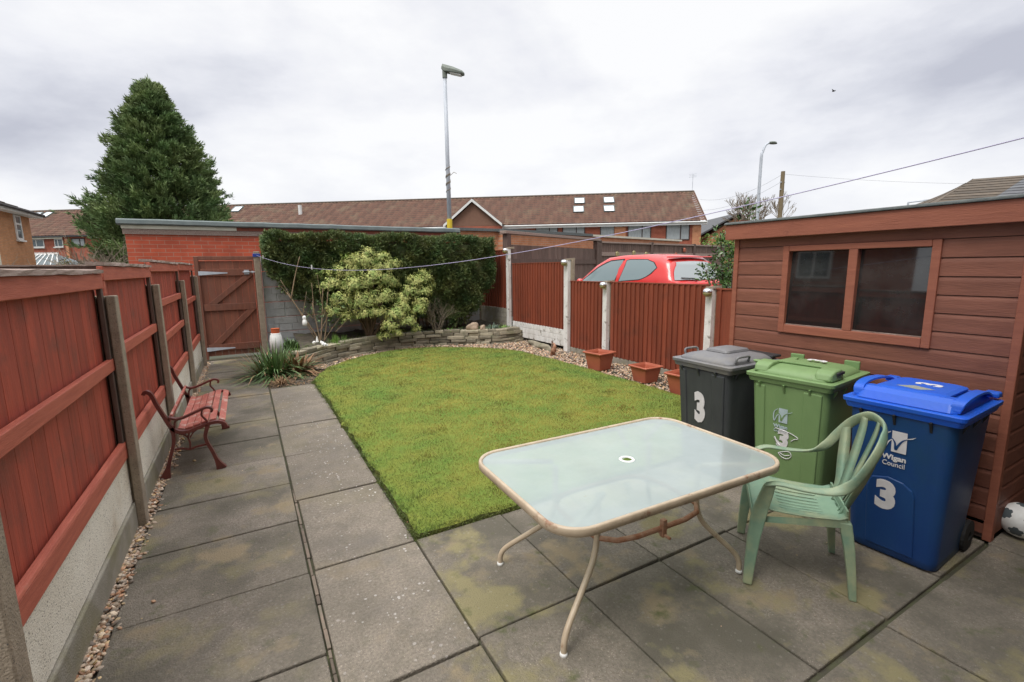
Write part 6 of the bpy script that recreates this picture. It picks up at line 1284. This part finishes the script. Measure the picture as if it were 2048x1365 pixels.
twiggy('bare_shrub', 'tangled bare twiggy shrub between the yellow bush and the hedge', (3.45, 9.35, 0.25), 12, 'twig', seed=3, rad=0.007, depth=3, ln=0.36, fan=0.8)
r = thing('pruned_shrub', 'hard pruned shrub with bare brown stems beside the white jar', 'shrub', (1.05, 9.15, 0.2))
bm = B()
for a, b_, r0 in (((0.1, 0, 0), (-0.42, 0.0, 1.00), .024), ((-0.36, 0, 0.88), (-0.17, -.05, 1.62), .016), ((0.0, 0, 0.1), (-0.5, 0, 1.22), .012), ((0.08, 0, 0), (-0.02, 0.02, 0.8), .02), ((0, 0.02, 0.5), (-0.22, 0, 0.72), .010), ((-0.02, 0, 0.55), (0.0, 0.03, 1.15), .012), ((0.06, 0, 0), (0.18, 0.02, 1.05), .018), ((0.12, 0, 0), (0.26, 0.05, 0.98), .018), ((0.15, 0, 0.5), (0.30, 0, 1.25), .010), ((0.1, 0, .3), (0.38, 0, 0.9), .010), ((0.1, 0, 0.05), (0.45, -.1, 0.55), .010), ((0.32, -.1, 0.25), (0.56, -.1, 0.48), .007), ((-0.2, 0, .55), (-.1, 0, 1.0), .009), ((-0.42, 0, .95), (-.5, 0, 1.1), .008), ((0.16, 0, .6), (0.10, 0, 1.3), .008)):
    tube(bm, smooth_path([a, tuple((Vector(a)+Vector(b_))/2+Vector((random.uniform(-.02, .02), 0, 0))), b_], 4), [r0*(0.72-0.4*i_/8) for i_ in range(9)], 6)
obj('stems', bm, 'twig_red', r, smooth=True)
P = rng.normal(0, 1, (160, 3))*np.array([0.13, 0.08, 0.15])+np.array([0.25, 0.1, 0.62]); V, F, k = sprays(P, randdir(160), 3, 0.07, 0.022, 0.6, 0.2); plant_mesh('leaves', V, F, 'strap', r, k)
# strap-leaved clumps
def clump(name, label, loc, n, L, w, m, spread=1.0, cat='plant', lean=(0, 0), up=1.0, base=0.06):
    r = thing(name, label, cat, loc); V = []; F = []; T = []; S = 6; vi = 0
    for k in range(n):
        th = rng.uniform(0, 6.28); el = rng.uniform(0.25, 1.35)*up; l = L*rng.uniform(0.6, 1.15); ww = w*rng.uniform(0.7, 1.2); d = np.array([math.cos(th)*spread+lean[0], math.sin(th)*spread+lean[1], 0]); p0 = np.array([math.cos(th)*base*rng.random(), math.sin(th)*base*rng.random(), 0]); sd = np.array([-math.sin(th), math.cos(th), 0]); t = rng.random()
        for s_ in range(S+1):
            q = s_/S; p = p0+d*l*q*math.cos(el)+np.array([0, 0, 1])*l*(q*math.sin(el)-0.50*q*q*(1.5-el*0.7)); p[2] = max(p[2], 0.004+0.01*rng.random()); h = ww/2*(1-q**2.2)+0.0005
            V += [p-sd*h, p+sd*h]; T += [t, t]
        for s_ in range(S): F.append([vi+2*s_, vi+2*s_+1, vi+2*s_+3, vi+2*s_+2])
        vi += 2*(S+1)
    np_mesh('leaves', np.array(V), np.array(F), m, r, tint=T, smooth=True); return r
clump('strap_plant', 'big clump of green strap leaves beside the path end', (0.30, 7.88, 0), 380, 0.70, 0.022, 'strap', base=0.22, up=1.08)
clump('withered_plant', 'withered tan strap leaves tangled in the left side of the green clump', (0.12, 8.0, 0.0), 70, 0.66, 0.018, 'dry', base=0.16)
clump('upright_plant', 'upright green leaves between the white jar and the stone wall', (0.66, 8.35, 0.0), 60, 0.52, 0.024, 'freshgreen', up=1.15, base=0.10, spread=0.6)
clump('brown_fern', 'collapsed brown fern at the left end of the stone wall', (0.62, 7.92, 0), 170, 0.48, 0.045, 'fern', base=0.13)
clump('dry_tuft', 'low dry straw coloured tuft where the paving starts', (0.33, 7.22, 0), 170, 0.20, 0.008, 'dry', base=0.10)
clump('grassy_tuft', 'bright green grassy tuft on the bed below the pruned stems', (1.38, 8.98, 0.25), 170, 0.24, 0.009, 'freshgreen', up=1.2, base=0.18, spread=0.5)
clump('grey_leaf_plant', 'grey green spiky leaved plant behind the boulders', (4.62, 9.05, 0.24), 90, 0.26, 0.014, 'greyleaf', base=0.14)
clump('leafy_weed', 'small bright green weed on top of the stone wall', (3.70, 9.3, 0.25), 50, 0.12, 0.03, 'freshgreen', base=0.06)
clump('leafy_plant', 'low fresh green plant right of the grey leaved one', (4.88, 9.0, 0.22), 90, 0.17, 0.035, 'freshgreen', base=0.12)
clump('dark_foliage', 'dark green leafy growth by the wall behind the jar', (0.62, 9.45, 0.15), 160, 0.30, 0.035, 'strap', base=0.15)
# moss tufts and soil litter
n = 900; P = np.column_stack([rng.uniform(0.8, 5.1, n), np.zeros(n), np.zeros(n)]); P[:, 1] = np.interp(P[:, 0], wl[:, 0], wl[:, 1])+0.12+rng.random(n)*0.7; P[:, 2] = 0.25
V, F, k = sprays(P, norm(rng.normal(0, .6, (n, 3))+[0, 0, 1]), 5, 0.03, 0.012, 0.8); np_mesh('ground_cover', V, F, 'hedge', tint=np.repeat(rng.random(k), 4), kind='stuff', label='low weeds and litter on the raised bed')
n = 420; P = np.column_stack([rng.uniform(0.2, 0.95, n), rng.uniform(7.0, 8.0, n), np.full(n, -0.01)]); V, F, k = sprays(P, norm(rng.normal(0, 1, (n, 3))), 3, 0.03, 0.009, 0.9); np_mesh('leaf_litter', V, F, 'dry', tint=np.repeat(rng.random(k), 4), kind='stuff', label='dead leaves on the soil by the path')
# laurel
r = thing('laurel_shrub', 'glossy leaved evergreen shrub growing up beside the shed corner', 'shrub', (5.62, 4.05, 0.0))
cl = [(-0.02, 0.02, 2.20, .10), (0.0, 0, 2.05, .09), (0.0, 0.06, 1.85, .14), (0.02, 0.18, 1.6, .20), (0.0, -0.02, 1.55, .20), (0.05, 0.30, 1.40, .18), (0.0, 0.05, 1.30, .22), (-0.05, -0.1, 1.25, .16), (0.0, .40, 1.52, .09), (0.0, 0.20, 2.0, .06), (0, 0.18, 1.88, .08), (0.1, 0.1, 1.0, .3)]
cl[0] = (0.02, -0.18, 2.24, .08); cl[1] = (0.02, -0.17, 2.12, .08)
P = []; D = []
for cx_, cy_, cz_, rr_ in cl:
    for q in range(int(30*(rr_/0.15)**2)+8): d = randdir(1)[0]; P.append(np.array([cx_, cy_, cz_])+d*rr_*rng.uniform(.3, 1)); D.append(d+[0, 0, 0.4])
P = np.array(P); D = norm(np.array(D)); V, F, k = sprays(P, D, 4, 0.065, 0.026, 0.9, 0.0); plant_mesh('leaves', V, F, 'laurel', r, k)
bm = B(); [tube(bm, smooth_path([(0, 0, 0), (cx_*0.5, cy_*0.4, cz_*0.5), (cx_, cy_, cz_)], 3), 0.008, 5) for cx_, cy_, cz_, rr_ in cl]; obj('stems', bm, 'bark', r)
# far vegetation
def bare_tree(name, label, loc, h, seed, spread=0.55, depth=6):
    rn = random.Random(seed); bm = B(); r = thing(name, label, 'tree', loc, group='bare trees on the skyline')
    def br(p, d, L, rr, k):
        q = p+d*L; tube(bm, [p, q], [rr, rr*0.7], 4)
        if k:
            for _ in range(3 if k > 3 else rn.choice((2, 3))): br(q, (d+Vector((rn.uniform(-1, 1), rn.uniform(-1, 1), rn.uniform(-.2, .5)))*spread).normalized(), L*rn.uniform(0.62, 0.82), max(rr*0.62, 0.015), k-1)
    br(Vector((0, 0, 0)), Vector((0, 0, 1)), h*0.30, 0.16, depth); obj('branches', bm, 'twig', r)
bare_tree('bare_tree', 'bare twiggy tree left of the curved lamp on the skyline', (38.6, 27.0, 0), 7.8, 5)
bare_tree('bare_tree', 'rounded bare tree between the curved lamp and the telegraph pole', (41.6, 25.9, 0), 8.2, 8)
def bushy(name, label, loc, size, n, m, leaf=0.1, w=0.04, cat='bush', group=None):
    r = thing(name, label, cat, loc, group=group); d = randdir(n); P = d*rng.uniform(0.5, 1.0, (n, 1))*np.array(size)*(1+0.2*np.sin(d[:, :1]*7)); P[:, 2] += size[2]*0.8; P = P[P[:, 2] > 0]
    V, F, k = sprays(P, norm(d[:len(P)]+[0, 0, .3]), 4, leaf, w, 0.8); plant_mesh('foliage', V, F, m, r, k); return r
bushy('round_bush', 'small ochre bush at the corner of the orange house', (-9.1, 37.6, 0), (0.35, 0.5, 1.35), 260, 'ochre', 0.16, 0.08)
bushy('far_hedge', 'green hedge in front of the small far house', (26.5, 19.6, 0), (2.0, 1.2, 2.0), 2400, 'freshgreen', 0.12, 0.06, 'hedge')
twiggy('brown_shrub', 'brown leafless shrub piled up left of the brick garage', (-4.15, 21.5, 0), 40, 'twig', seed=11, rad=0.026, depth=3, ln=1.25, fan=0.75)
twiggy('thin_shrub', 'thin bare shrub behind the dark neighbour fence', (-5.3, 19.5, 0), 18, 'twig', seed=12, rad=0.018, depth=3, ln=1.0, fan=0.75)
bushy('green_shrub', 'low dark green shrub in front of the conservatory', (-6.9, 27, 0), (0.9, 0.7, 1.0), 500, 'hedge', 0.14, 0.06)
# bird
bm = B(); quad(bm, [(-0.35, 0, 0.12), (0, -0.08, 0), (0.35, 0, 0.14), (0, 0.10, 0)]); bmesh.ops.create_icosphere(bm, subdivisions=1, radius=0.08, matrix=Matrix.Diagonal((0.7, 2.2, 0.7, 1)))
o = obj('bird', bm, 'rubber'); o.location = (45.0, 23.7, 16.0); tag(o, 'tiny dark bird flying in the cloudy sky at upper right', 'bird')
# little debris on paving
n = 260; P = np.column_stack([rng.uniform(-0.6, 3.3, n), rng.uniform(0.9, 6.5, n), np.full(n, 0.002)]); P = P[~inside(P[:, :2], LP)]
pebbles('grit', P, 0.0034, 'pebble', 1, kind='stuff', label='tiny bits of grit scattered on the paving')
